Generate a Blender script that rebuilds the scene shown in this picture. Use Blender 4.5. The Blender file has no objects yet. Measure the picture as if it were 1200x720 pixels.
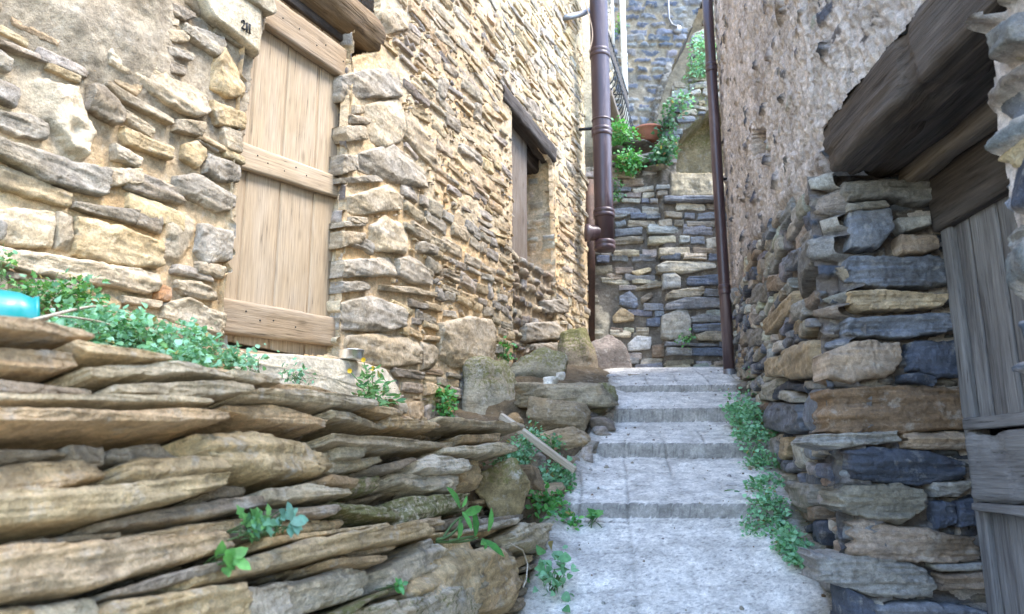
import bpy, math, random
import numpy as np
from mathutils import Matrix, Vector

# ------------------------------------------------------------------ basics
C = bpy.context.scene.collection
F = 870.0                      # focal length in photograph pixels (1200 px wide)
PITCH = math.atan(180.0 / F)   # the camera looks up the lane
CP, SP = math.cos(PITCH), math.sin(PITCH)

def ray(u, v):
    xc, yc = (u - 600.0) / F, (360.0 - v) / F
    return np.array([xc, CP - yc * SP, SP + yc * CP])

def at(u, v, Y):
    r = ray(u, v)
    return r * (Y / r[1])

class Plane:
    """a wall face: origin, axis a along the wall, axis b up it, normal n out of it"""
    def __init__(s, O, A, B, N):
        s.O, s.A, s.B, s.N = [np.array(q, float) for q in (O, A, B, N)]
        s.A /= np.linalg.norm(s.A); s.B /= np.linalg.norm(s.B); s.N /= np.linalg.norm(s.N)
    def hit(s, u, v):
        r = ray(u, v)
        t = (s.O @ s.N) / (r @ s.N)
        p = r * t - s.O
        return (p @ s.A, p @ s.B)
    def poly(s, pts, u0=0, v0=0, k=1.0):
        return np.array([s.hit(u0 + x / k, v0 + y / k) for x, y in pts])
    def P(s, a, b, n):
        a, b, n = np.asarray(a), np.asarray(b), np.asarray(n)
        return s.O + a[..., None] * s.A + b[..., None] * s.B + n[..., None] * s.N
    def off(s, d):
        return Plane(s.O + s.N * d, s.A, s.B, s.N)

def srgb(r, g, b):
    f = lambda c: (c / 255 / 12.92) if c <= 10 else ((c / 255 + 0.055) / 1.055) ** 2.4
    return np.array([f(r), f(g), f(b)])

# ------------------------------------------------------------------ noise
_T = np.random.default_rng(1234).uniform(-1, 1, 1 << 18).astype(np.float32)     # 64 x 64 x 64 lattice

def vnoise(p, seed=0):
    p = np.asarray(p, np.float64)
    so = (seed * 7919) % 262144
    i = np.floor(p); f = (p - i).astype(np.float32); i = i.astype(np.int64)
    w = f * f * f * (f * (f * 6 - 15) + 10)
    x0, y0 = (i[..., 0] + seed * 13) & 63, ((i[..., 1] + seed * 29) & 63) << 6
    x1, y1 = (x0 + 1) & 63, (y0 + 64) & 4095
    wx, wy = w[..., 0], w[..., 1]
    def lay(z):
        z = z + so
        a = _T[(x0 + y0 + z) & 262143]; b = _T[(x1 + y0 + z) & 262143]
        c = _T[(x0 + y1 + z) & 262143]; d = _T[(x1 + y1 + z) & 262143]
        a = a + (b - a) * wx; c = c + (d - c) * wx
        return a + (c - a) * wy
    z = p[..., 2]
    zi = (i[..., 2] & 63) << 12
    if z.size and z.flat[0] == z.flat[-1] and z.flat[z.size // 2] == z.flat[0] and z.min() == z.max():
        r0 = lay(zi)
        if float(w[..., 2].flat[0]) == 0: return r0
        return r0 + (lay((zi + 4096) & 262143) - r0) * w[..., 2]
    r0, r1 = lay(zi), lay((zi + 4096) & 262143)
    return r0 + (r1 - r0) * w[..., 2]

def fbm(p, octv=4, seed=0, gain=0.5, ridged=False):
    p = np.asarray(p, float)
    s, a, t = 0, 1.0, 0
    for o in range(octv):
        q = vnoise(p * 2 ** o + np.array([o * 17.3, o * 31.7, 0]), seed + o)
        if ridged: q = 1 - 2 * np.abs(q)
        s = s + a * q; t += a; a *= gain
    return s / t

def pts3(*a):
    return np.stack(np.broadcast_arrays(*a), -1)

# ------------------------------------------------------------------ objects
def mesh_obj(name, V, faces, mat, parent=None, origin=None, col=None, moss=None, smooth=True):
    """one mesh object; V in world space, its origin moved to the parent's / given place"""
    V = np.asarray(V, float).reshape(-1, 3)
    faces = np.asarray(faces)
    if parent is not None:
        org = np.array(parent.location)
    else:
        org = np.array(origin) if origin is not None else np.array([V[:, 0].mean(), V[:, 1].mean(), V[:, 2].min()])
    me = bpy.data.meshes.new(name)
    if faces.dtype == object or faces.ndim == 1:
        me.from_pydata((V - org).tolist(), [], [list(f) for f in faces])
    else:
        n, k = faces.shape
        me.vertices.add(len(V)); me.vertices.foreach_set('co', (V - org).ravel())
        me.loops.add(n * k); me.loops.foreach_set('vertex_index', faces.astype(np.int32).ravel())
        me.polygons.add(n)
        me.polygons.foreach_set('loop_start', (np.arange(n) * k).astype(np.int32))
        me.update(calc_edges=True)
    if smooth: me.polygons.foreach_set('use_smooth', np.ones(len(me.polygons), bool))
    if col is not None:
        col = np.asarray(col, float)
        if col.shape[1] == 3: col = np.concatenate([col, np.ones((len(col), 1))], 1)
        at_ = me.color_attributes.new('Col', 'FLOAT_COLOR', 'POINT')
        at_.data.foreach_set('color', col.astype(np.float32).ravel())
    if moss is not None:
        ma = me.attributes.new('moss', 'FLOAT', 'POINT')
        ma.data.foreach_set('value', np.asarray(moss, np.float32))
    me.materials.append(mat)
    me.validate()
    o = bpy.data.objects.new(name, me); C.objects.link(o)
    if parent is not None: o.parent = parent
    else: o.location = org
    return o

def empty(name, loc):
    o = bpy.data.objects.new(name, None); C.objects.link(o)
    o.location = [float(x) for x in loc]; o.empty_display_size = 0.1
    return o

def tag(o, label, cat, group=None):
    o['label'] = label; o['category'] = cat
    if group: o['group'] = group
    return o

class MB:
    """collects pieces that belong to ONE mesh"""
    def __init__(s): s.V, s.Fc, s.col, s.moss, s.n = [], [], [], [], 0
    def add(s, V, Fc, col=None, moss=None):
        V = np.asarray(V).reshape(-1, 3); s.V.append(V); s.Fc.append(np.asarray(Fc) + s.n); s.n += len(V)
        if col is not None:
            col = np.asarray(col, float)
            if col.ndim == 1: col = np.tile(col, (len(V), 1))
            if col.shape[1] == 3: col = np.concatenate([col, np.ones((len(col), 1))], 1)
            s.col.append(col)
        s.moss.append(np.zeros(len(V)) if moss is None else np.asarray(moss))
    def build(s, name, mat, parent=None, origin=None, smooth=True):
        col = np.concatenate(s.col) if len(s.col) == len(s.V) and s.col else None
        return mesh_obj(name, np.concatenate(s.V), np.concatenate(s.Fc), mat, parent, origin, col, np.concatenate(s.moss), smooth)

def grid_faces(nr, nc, wrap=False):
    r = np.arange(nr - 1)[:, None]; c = np.arange(nc if wrap else nc - 1)[None, :]
    c2 = (c + 1) % nc
    return np.stack([r * nc + c, r * nc + c2, (r + 1) * nc + c2, (r + 1) * nc + c], -1).reshape(-1, 4)

def frame_from(d, up=(0, 0, 1)):
    d = np.asarray(d, float) / np.linalg.norm(d)
    up = np.asarray(up, float)
    if abs(d @ up) > .97: up = np.array([1., 0, 0])
    x = np.cross(up, d); x /= np.linalg.norm(x)
    return d, x, np.cross(d, x)

def tube(P, r, seg=10, cap=True):
    """tube along points P (k,3) with radius r (scalar or k)"""
    P = np.asarray(P, float); k = len(P); r = np.broadcast_to(r, (k,)).astype(float)
    if cap:
        P = np.concatenate([P[:1], P, P[-1:]]); r = np.concatenate([[r[0] * 1e-3], r, [r[-1] * 1e-3]]); k += 2
    V = []
    _, x, y = frame_from(P[-1] - P[0])
    for i in range(k):
        d = P[min(i + 1, k - 1)] - P[max(i - 1, 0)]
        if np.linalg.norm(d) < 1e-9: d = P[-1] - P[0]
        d = d / np.linalg.norm(d)
        x = x - d * (x @ d); x /= np.linalg.norm(x); y = np.cross(d, x)
        a = np.linspace(0, 2 * np.pi, seg, endpoint=False)
        V.append(P[i] + r[i] * (np.cos(a)[:, None] * x + np.sin(a)[:, None] * y))
    return np.concatenate(V), grid_faces(k, seg, True)

# ------------------------------------------------------------------ materials
def nodes_of(name):
    m = bpy.data.materials.new(name); m.use_nodes = True
    nt = m.node_tree; b = nt.nodes['Principled BSDF']
    return m, nt, b

def N_(nt, typ, **kw):
    n = nt.nodes.new(typ)
    for k, v in kw.items():
        if k in n.inputs.keys(): n.inputs[k].default_value = v
        else: setattr(n, k, v)
    return n

def noise_node(nt, vec, scale, detail=5, rough=0.6, dist=0.0):
    n = N_(nt, 'ShaderNodeTexNoise'); n.inputs['Scale'].default_value = scale
    n.inputs['Detail'].default_value = detail; n.inputs['Roughness'].default_value = rough
    n.inputs['Distortion'].default_value = dist
    nt.links.new(vec, n.inputs['Vector']); return n.outputs['Fac']

def math_(nt, op, a, b=None, c=None, clamp=False):
    n = nt.nodes.new('ShaderNodeMath'); n.operation = op; n.use_clamp = clamp
    for i, q in enumerate((a, b, c)):
        if q is None: continue
        if isinstance(q, (int, float)): n.inputs[i].default_value = q
        else: nt.links.new(q, n.inputs[i])
    return n.outputs[0]

def remap(nt, x, a0, a1, b0, b1):
    n = nt.nodes.new('ShaderNodeMapRange'); nt.links.new(x, n.inputs[0])
    for i, q in enumerate((a0, a1, b0, b1)): n.inputs[1 + i].default_value = q
    return n.outputs[0]

def mixc(nt, fac, a, b, mode='MIX'):
    n = nt.nodes.new('ShaderNodeMix'); n.data_type = 'RGBA'; n.blend_type = mode
    for s, q in ((n.inputs[0], fac), (n.inputs[6], a), (n.inputs[7], b)):
        if isinstance(q, (int, float)): s.default_value = q
        elif isinstance(q, (tuple, list, np.ndarray)): s.default_value = (*[float(x) for x in q[:3]], 1)
        else: nt.links.new(q, s)
    return n.outputs[2]

def scaled(nt, vec, sx, sy, sz):
    n = nt.nodes.new('ShaderNodeMapping'); n.inputs['Scale'].default_value = (sx, sy, sz)
    nt.links.new(vec, n.inputs['Vector']); return n.outputs[0]

def stone_material(name, strata=1.0, grain=1.0, bump=1.0, spec=0.25, rough=0.88, stain=(0.30, 0.20, 0.10), stain_amt=0.5, sc=1.0, pale=.4, speck=.22, ridge=1.):
    m, nt, b = nodes_of(name)
    geo = N_(nt, 'ShaderNodeNewGeometry').outputs['Position']
    at_ = N_(nt, 'ShaderNodeAttribute', attribute_name='Col')
    ms = N_(nt, 'ShaderNodeAttribute', attribute_name='moss')
    col, alpha = at_.outputs['Color'], at_.outputs['Alpha']
    n1 = noise_node(nt, geo, 9 * sc, 6, .65)
    n2 = noise_node(nt, geo, 55 * sc, 5, .7)
    n3 = noise_node(nt, geo, 260 * sc, 3, .7)
    st = noise_node(nt, scaled(nt, geo, 7 * sc, 7 * sc, 75 * sc), 1.0, 6, .7, .4)
    c = mixc(nt, 1.0, col, remap(nt, n1, .3, .7, .62, 1.32), 'MULTIPLY')
    c = mixc(nt, 1.0, c, remap(nt, n2, .3, .7, .72, 1.26), 'MULTIPLY')
    c = mixc(nt, 1.0, c, remap(nt, n3, .3, .7, 1 - speck, 1 + speck), 'MULTIPLY')
    stf = math_(nt, 'MULTIPLY', alpha, strata, clamp=True)
    c = mixc(nt, stf, c, mixc(nt, 1.0, c, remap(nt, st, .3, .7, .74, 1.22), 'MULTIPLY'))
    # rusty and pale patches in the rock
    pn = noise_node(nt, geo, 5.5 * sc, 5, .6, .3)
    c = mixc(nt, math_(nt, 'MULTIPLY', remap(nt, pn, .56, .70, 0, stain_amt), alpha), c, stain)
    pl = noise_node(nt, geo, 14 * sc, 5, .7)
    c = mixc(nt, remap(nt, pl, .56, .70, 0, pale), c, (.56, .53, .47))
    # sharp mineral patches and hairline cracks
    sp = noise_node(nt, geo, 21 * sc, 7, .72, .6)
    c = mixc(nt, math_(nt, 'MULTIPLY', remap(nt, sp, .555, .585, 0, .42), alpha), c, mixc(nt, 1.0, c, (.55, .56, .60), 'MULTIPLY'))
    rg = N_(nt, 'ShaderNodeTexNoise'); rg.noise_type = 'RIDGED_MULTIFRACTAL'; rg.normalize = True
    rg.inputs['Scale'].default_value = 13 * sc; rg.inputs['Detail'].default_value = 6; rg.inputs['Roughness'].default_value = .6
    nt.links.new(scaled(nt, geo, 1, 1, 1.6), rg.inputs['Vector']); rgf = rg.outputs['Fac']
    # moss and lichen
    mn = noise_node(nt, geo, 38, 5, .75)
    mo = remap(nt, math_(nt, 'ADD', ms.outputs['Fac'], math_(nt, 'MULTIPLY', math_(nt, 'SUBTRACT', mn, .5), 1.6)), .42, .62, 0, .85)
    c = mixc(nt, math_(nt, 'MULTIPLY', mo, remap(nt, ms.outputs['Fac'], 0, .12, 0, 1)), c, mixc(nt, n2, (.06, .07, .012), (.24, .23, .07)))
    nt.links.new(c, b.inputs['Base Color'])
    nt.links.new(remap(nt, n2, .3, .7, rough - .1, rough + .08), b.inputs['Roughness'])
    b.inputs['Specular IOR Level'].default_value = spec
    h = math_(nt, 'MULTIPLY', n2, .011 * grain)
    h = math_(nt, 'MULTIPLY_ADD', n3, .0036 * grain, h)
    h = math_(nt, 'MULTIPLY_ADD', rgf, .010 * grain * ridge, h)
    h = math_(nt, 'MULTIPLY_ADD', math_(nt, 'MULTIPLY', st, stf), .011, h)
    bn = N_(nt, 'ShaderNodeBump'); bn.inputs['Strength'].default_value = bump
    bn.inputs['Distance'].default_value = 1.0
    nt.links.new(h, bn.inputs['Height']); nt.links.new(bn.outputs[0], b.inputs['Normal'])
    return m

def wood_material(name, light, dark, grey=(.3, .28, .25), grey_amt=.4, contrast=1.0, bump=1.0, rough=.85, fine=1.0, knots=True, cracks=.35):
    """grain runs along the object's own X axis"""
    m, nt, b = nodes_of(name)
    tc = N_(nt, 'ShaderNodeTexCoord').outputs['Object']
    oi = N_(nt, 'ShaderNodeObjectInfo')
    add = N_(nt, 'ShaderNodeVectorMath', operation='ADD')
    cmb = N_(nt, 'ShaderNodeCombineXYZ')
    nt.links.new(math_(nt, 'MULTIPLY', oi.outputs['Random'], 37.0), cmb.inputs[0])
    nt.links.new(math_(nt, 'MULTIPLY', oi.outputs['Random'], 19.0), cmb.inputs[1])
    nt.links.new(tc, add.inputs[0]); nt.links.new(cmb.outputs[0], add.inputs[1])
    v = add.outputs[0]
    g1 = noise_node(nt, scaled(nt, v, 1.6, 28 * fine, 28 * fine), 1.0, 6, .65, .8)
    g2 = noise_node(nt, scaled(nt, v, 5, 130 * fine, 130 * fine), 1.0, 4, .6, .3)
    g3 = noise_node(nt, scaled(nt, v, 2.2, 6, 6), 1.0, 4, .6, .5)
    c = mixc(nt, remap(nt, g1, .5 - .22 / contrast, .5 + .22 / contrast, 0, 1), dark, light)
    c = mixc(nt, remap(nt, g3, .42, .66, 0, grey_amt), c, grey)
    c = mixc(nt, 1.0, c, remap(nt, g2, .3, .7, .74, 1.22), 'MULTIPLY')
    rg = N_(nt, 'ShaderNodeTexNoise'); rg.noise_type = 'RIDGED_MULTIFRACTAL'; rg.normalize = True
    rg.inputs['Scale'].default_value = 1.0; rg.inputs['Detail'].default_value = 3; rg.inputs['Roughness'].default_value = .5
    nt.links.new(scaled(nt, v, .9, 16 * fine, 16 * fine), rg.inputs['Vector'])
    split = remap(nt, rg.outputs['Fac'], .80, .93, 0, cracks)
    c = mixc(nt, math_(nt, 'MULTIPLY', split, .8), c, (.02, .015, .012))
    crack = remap(nt, g2, .30, .36, 1, 0)
    c = mixc(nt, math_(nt, 'MULTIPLY', crack, .6), c, (.03, .022, .016))
    if knots:
        vo = N_(nt, 'ShaderNodeTexVoronoi'); vo.inputs['Scale'].default_value = 1.0
        nt.links.new(scaled(nt, v, 3.0, 7, 7), vo.inputs['Vector'])
        kn = remap(nt, vo.outputs['Distance'], .05, .16, 1, 0)
        c = mixc(nt, math_(nt, 'MULTIPLY', kn, .55), c, [q * .45 for q in dark])
    nt.links.new(c, b.inputs['Base Color']); b.inputs['Roughness'].default_value = rough
    b.inputs['Specular IOR Level'].default_value = .25
    h = math_(nt, 'MULTIPLY', g1, .006); h = math_(nt, 'MULTIPLY_ADD', g2, .004, h)
    h = math_(nt, 'MULTIPLY_ADD', split, -.012, h)
    bn = N_(nt, 'ShaderNodeBump'); bn.inputs['Strength'].default_value = bump; bn.inputs['Distance'].default_value = 1.0
    nt.links.new(h, bn.inputs['Height']); nt.links.new(bn.outputs[0], b.inputs['Normal'])
    return m

def simple_material(name, col, rough=.6, metal=0., var=.15, scale=20, bump=0.0, spec=.5, col2=None, streak=False):
    m, nt, b = nodes_of(name)
    geo = N_(nt, 'ShaderNodeNewGeometry').outputs['Position']
    n = noise_node(nt, scaled(nt, geo, 1, 1, .12) if streak else geo, scale, 5, .65)
    n2 = noise_node(nt, geo, scale * 7, 3, .6)
    c = mixc(nt, 1.0, col, remap(nt, n, .3, .7, 1 - var, 1 + var), 'MULTIPLY')
    if col2 is not None: c = mixc(nt, remap(nt, n, .52, .68, 0, .8), c, col2)
    nt.links.new(c, b.inputs['Base Color'])
    nt.links.new(remap(nt, n2, .3, .7, max(.05, rough - .1), min(1, rough + .1)), b.inputs['Roughness'])
    b.inputs['Metallic'].default_value = metal; b.inputs['Specular IOR Level'].default_value = spec
    if bump:
        bn = N_(nt, 'ShaderNodeBump'); bn.inputs['Strength'].default_value = 1; bn.inputs['Distance'].default_value = 1
        nt.links.new(math_(nt, 'MULTIPLY', n2, bump), bn.inputs['Height']); nt.links.new(bn.outputs[0], b.inputs['Normal'])
    return m

def leaf_material(name):
    m, nt, b = nodes_of(name)
    at_ = N_(nt, 'ShaderNodeAttribute', attribute_name='Col')
    geo = N_(nt, 'ShaderNodeNewGeometry').outputs['Position']
    n = noise_node(nt, geo, 60, 3, .6)
    c = mixc(nt, 1.0, at_.outputs['Color'], remap(nt, n, .3, .7, .75, 1.25), 'MULTIPLY')
    nt.links.new(c, b.inputs['Base Color']); b.inputs['Roughness'].default_value = .5
    b.inputs['Specular IOR Level'].default_value = .35
    tr = N_(nt, 'ShaderNodeBsdfTranslucent'); nt.links.new(mixc(nt, 1.0, c, (1.1, 1.25, .6), 'MULTIPLY'), tr.inputs['Color'])
    mx = N_(nt, 'ShaderNodeMixShader'); mx.inputs[0].default_value = .3
    nt.links.new(b.outputs[0], mx.inputs[1]); nt.links.new(tr.outputs[0], mx.inputs[2])
    nt.links.new(mx.outputs[0], nt.nodes['Material Output'].inputs['Surface'])
    return m
# ------------------------------------------------------------------ stonework
rng = np.random.default_rng(11)

def poly_sdf(px, py, poly):
    d = np.full(px.shape, 1e9); s = np.ones(px.shape)
    n = len(poly)
    for i in range(n):
        ax, ay = poly[i]; bx, by = poly[i - 1]
        ex, ey = bx - ax, by - ay
        wx, wy = px - ax, py - ay
        t = np.clip((wx * ex + wy * ey) / (ex * ex + ey * ey + 1e-12), 0, 1)
        d = np.minimum(d, (wx - ex * t) ** 2 + (wy - ey * t) ** 2)
        c1, c2, c3 = py >= ay, py < by, ex * wy > ey * wx
        flip = (c1 & c2 & c3) | (~c1 & ~c2 & ~c3)
        s = np.where(flip, -s, s)
    return s * np.sqrt(d)

def inside(poly, x, y):
    return poly_sdf(np.array([x]), np.array([y]), poly)[0] < 0

def coursed(a0, a1, b0, b1, hr, wr, gap=.012, jit=.25, seed=1, rot=.06, wave=.03, tight=False):
    """loose courses of four to six sided stones filling a rectangle"""
    r = np.random.default_rng(seed); out = []
    b = b0
    while b < b1:
        h = r.uniform(*hr); a = a0 - r.uniform(0, wr[1])
        ph, k = r.uniform(0, 6.28), r.uniform(.8, 2.0)
        while a < a1:
            w = r.uniform(*wr) * (.7 if h < hr[0] * 1.3 else 1)
            hh = h * (r.uniform(.88, 1.14) if tight else r.uniform(.62, 1.18))
            ca, cb = a + w / 2, b + h / 2 + wave * math.sin(ca_ := (a + w / 2) * k + ph)
            hw, hb = w / 2 - gap / 2, hh / 2 - gap / 2
            q = [(-hw, -hb), (0, -hb * r.uniform(.8, 1.1)), (hw, -hb), (hw, hb), (r.uniform(-.4, .4) * hw, hb * r.uniform(.9, 1.2)), (-hw, hb)]
            q = np.array([(x * (1 - r.uniform(0, jit)), y * (1 - r.uniform(0, jit * 1.3))) for x, y in q])
            t = r.normal(0, rot); cs, sn = math.cos(t), math.sin(t)
            q = q @ np.array([[cs, sn], [-sn, cs]]) + (ca, cb)
            out.append(q); a += w
        b += h
    return out

def heightfield(plane, A, B, stones, mortar, base=0.0, rough=.012, fine=.004, warp=.014, seed=3, mask=None, rim=None, shift_fn=None, base_fn=None, mortar_fn=None, moss_fn=None):
    """A: positions along the wall, B: heights up it. stones: dicts of poly, col, rise, edge, amp, strata, tilt
       mortar: list of colours.  Returns vertices, faces, colours, moss"""
    SA, SB = np.meshgrid(A, B)
    p = pts3(SA, SB, np.zeros_like(SA))
    H = base + rough * fbm(p * 5, 4, seed) + fine * fbm(p * 34, 3, seed + 9, .6)
    if base_fn is not None: H = H + base_fn(SA, SB)
    SH = shift_fn(SA, SB) if shift_fn is not None else np.zeros_like(SA)
    H = H + SH
    mc = np.asarray(mortar)
    t = np.clip(fbm(p * 3.1, 4, seed + 20) * 1.1 + .5, 0, 1)[..., None]
    Cc = mc[0] * (1 - t) + mc[1] * t
    if mortar_fn is not None: Cc = mortar_fn(SA, SB, Cc)
    AL = np.full(SA.shape, .12)
    wx = SA + warp * fbm(p * 9, 3, seed + 31) + warp * .6 * fbm(p * 38, 3, seed + 33, .6)
    wy = SB + warp * fbm(p * 9 + 40, 3, seed + 37) + warp * .6 * fbm(p * 38 + 11, 3, seed + 39, .6)
    rgh = fbm(p * 16, 4, seed + 45, .6); lump = fbm(p * 5.5, 3, seed + 51)
    lay = fbm(p * np.array([4, 42, 1]), 3, seed + 55, .6)
    facet = fbm(p * 8, 3, seed + 61, .55, True)
    for st in stones:
        q = st['poly']; m = .04
        i0, i1 = np.searchsorted(A, [q[:, 0].min() - m, q[:, 0].max() + m])
        j0, j1 = np.searchsorted(B, [q[:, 1].min() - m, q[:, 1].max() + m])
        if i1 - i0 < 2 or j1 - j0 < 2: continue
        sl = (slice(j0, j1), slice(i0, i1))
        d = poly_sdf(wx[sl], wy[sl], q)
        e = st.get('edge', .02)
        ins = np.clip(-d / e, 0, 1); prof = 1 - (1 - ins) ** 3.4
        c = q.mean(0)
        amp = st.get('amp', .012)
        ta, tb = st.get('tilt', (0, 0))
        hgt = st['rise'] * prof + (ta * (SA[sl] - c[0]) + tb * (SB[sl] - c[1])) * prof
        hgt = hgt + prof * amp * (.55 * rgh[sl] + .9 * lump[sl] + .8 * facet[sl] + st.get('strata', .5) * .8 * lay[sl])
        if not st.get('cut'):
            rc = np.random.default_rng(int(abs(c[0] * 977 + c[1] * 3571) * 100) % 99991)
            sz = np.sqrt(np.ptp(q[:, 0]) * np.ptp(q[:, 1]))
            for _ in range(3 if sz > .13 else 1):
                t_ = rc.uniform(0, 6.283); u_ = ((SA[sl] - c[0]) * math.cos(t_) + (SB[sl] - c[1]) * math.sin(t_)) / sz
                hgt = np.minimum(hgt, st['rise'] * rc.uniform(.75, 1.1) + st['rise'] * .25 - rc.uniform(.15, .55) * sz * (u_ - rc.uniform(.0, .3)) + .3 * amp * rgh[sl])
        hgt = hgt + st.get('base', base) + SH[sl]
        inn = d < 0
        if st.get('cut'):
            H[sl] = np.where(inn, hgt, H[sl]); use = inn
        else:
            use = inn & (hgt > H[sl]); H[sl] = np.where(use, hgt, H[sl])
        k = np.clip(ins * 1.6, 0, 1)[..., None] * use[..., None] * st.get('cover', 1.0)
        colr = st['col'] * (1 + .22 * lump[sl][..., None] + .12 * rgh[sl][..., None])
        Cc[sl] = Cc[sl] * (1 - k) + colr * k
        AL[sl] = np.where(use, st.get('strata', .5), AL[sl])
    if rim is not None:      # the wall turns in at an opening
        for hp, dep in rim:
            dd = poly_sdf(wx, wy, hp)
            H = np.where(dd < .003, -dep, np.where(dd < .03, H * np.clip(.35 + dd / .046, 0, 1), H))
            Fk = dd > -.016
            mask_r = Fk if mask is None else (mask(wx, wy) & Fk)
            mask = (lambda M_: (lambda a, b: M_))(mask_r)
    V = plane.P(SA, SB, H)
    Fq = grid_faces(len(B), len(A))
    if mask is not None:
        keep = mask(wx, wy).ravel()
        Fq = Fq[keep[Fq].all(1)]
    used = np.zeros(SA.size, bool); used[Fq.ravel()] = True
    new = np.cumsum(used) - 1
    ms = moss_fn(V).ravel() if moss_fn is not None else np.zeros(SA.size)
    cols = np.concatenate([np.clip(Cc.reshape(-1, 3), .008, .85), AL.reshape(-1, 1)], 1)
    return V.reshape(-1, 3)[used], new[Fq], cols[used], ms[used]

def resample(poly, M, smooth=2):
    q = np.asarray(poly, float)
    per = np.concatenate([q, q[:1]])
    L = np.concatenate([[0], np.cumsum(np.linalg.norm(np.diff(per, axis=0), axis=1))])
    t = np.linspace(0, L[-1], M, endpoint=False)
    o = np.stack([np.interp(t, L, per[:, i]) for i in (0, 1)], 1)
    for _ in range(smooth):
        o = .25 * np.roll(o, 1, 0) + .5 * o + .25 * np.roll(o, -1, 0)
    return o

def slab(plane, poly, col, depth=.22, bulge=.02, proud=0., tilt=(0., 0.), seed=0, strata=.8, M=56, amp=1.0, moss=0., moss_below=None, rings=12, grow=1.02, flat=1.0):
    """a stone with the outline of poly on the wall face, running back into the wall"""
    r = np.random.default_rng(seed * 7 + 5)
    o = resample(poly, M, 1 if min(np.ptp(np.asarray(poly)[:, 0]), np.ptp(np.asarray(poly)[:, 1])) < .05 else 0)
    bulge = bulge * .55
    c = o.mean(0); o = c + (o - c) * np.array([grow, grow * flat])
    size = math.sqrt(max(1e-5, abs(np.sum(o[:, 0] * np.roll(o[:, 1], -1) - np.roll(o[:, 0], -1) * o[:, 1]) / 2)))
    thin = max(.012, min(np.ptp(o[:, 0]), np.ptp(o[:, 1])))
    cuts = [(r.uniform(0, 6.283), r.uniform(.2, .7), r.uniform(.05, .35)) for _ in range(4)]
    rho = np.array([1e-3, .16, .3, .43, .55, .66, .76, .85, .92, .965, .99, 1.0])
    ang = np.arange(M)
    A_, B_, D_ = [], [], []
    for q in rho:
        P = c + (o - c) * q
        e = 1 - q
        d = bulge * (1 - q ** 5) + (P - c) @ np.array(tilt) 
        for (t_, sl_, p0_) in cuts:
            u_ = ((P - c) @ np.array([math.cos(t_), math.sin(t_)])) / size
            d = np.minimum(d, bulge * 1.0 + .25 * thin - sl_ * size * (u_ - p0_))
        d = d - thin * .09 * np.clip((q - .93) / .07, 0, 1) ** 2
        A_.append(P[:, 0]); B_.append(P[:, 1]); D_.append(d)
    edge_d = D_[-1]
    for s, k in ((.995, .10), (.98, .28), (.95, .6), (.9, 1.0)):
        P = c + (o - c) * s
        A_.append(P[:, 0]); B_.append(P[:, 1]); D_.append(edge_d - depth * k)
    A_, B_, D_ = np.array(A_), np.array(B_), np.array(D_)
    p = pts3(A_, B_, D_) 
    off = r.uniform(-50, 50, 3)
    n1 = fbm(p * 7 + off, 4, seed); n2 = fbm(p * 24 + off, 3, seed + 3, .6)
    lay = fbm(p * np.array([5, 55, 14]) + off, 3, seed + 7, .6)
    fac = fbm(p * 10 + off, 3, seed + 11, .5, True)
    s = min(1.0, thin / .12 + .25) * amp
    lay2 = fbm(p * np.array([3, 26, 8]) + off + 4, 2, seed + 8)
    ledge = np.floor(lay2 * 5) / 5 + .25 * lay2
    D_ = D_ + s * (.009 * n1 + .008 * n2 + .016 * fac) + strata * amp * (.010 * lay + .022 * ledge * s)
    A_ = A_ + s * (.010 * fbm(p * 11 + off + 9, 3, seed + 13) + .006 * n2 + .004 * fbm(p * 50 + off, 2, seed + 21))
    B_ = B_ + s * (.005 * fbm(p * 11 + off + 31, 3, seed + 17) + .005 * n2 + .003 * fbm(p * 50 + off + 3, 2, seed + 22))
    V = plane.P(A_, B_, D_ + proud)
    t = np.clip(.5 + n1 * .8, 0, 1)[..., None]
    col = np.asarray(col); v2 = col * r.uniform(.72, 1.2) * np.array([1.04, 1., .93])
    cc = (col * (1 - t) + v2 * t) * (1 + .15 * n2[..., None])
    cols = np.concatenate([np.clip(cc, .01, .8).reshape(-1, 3), np.full((A_.size, 1), strata)], 1)
    nr = len(A_)
    mo = np.full(A_.size, moss)
    return V.reshape(-1, 3), grid_faces(nr, M, True)[:, ::-1], cols, mo

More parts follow.
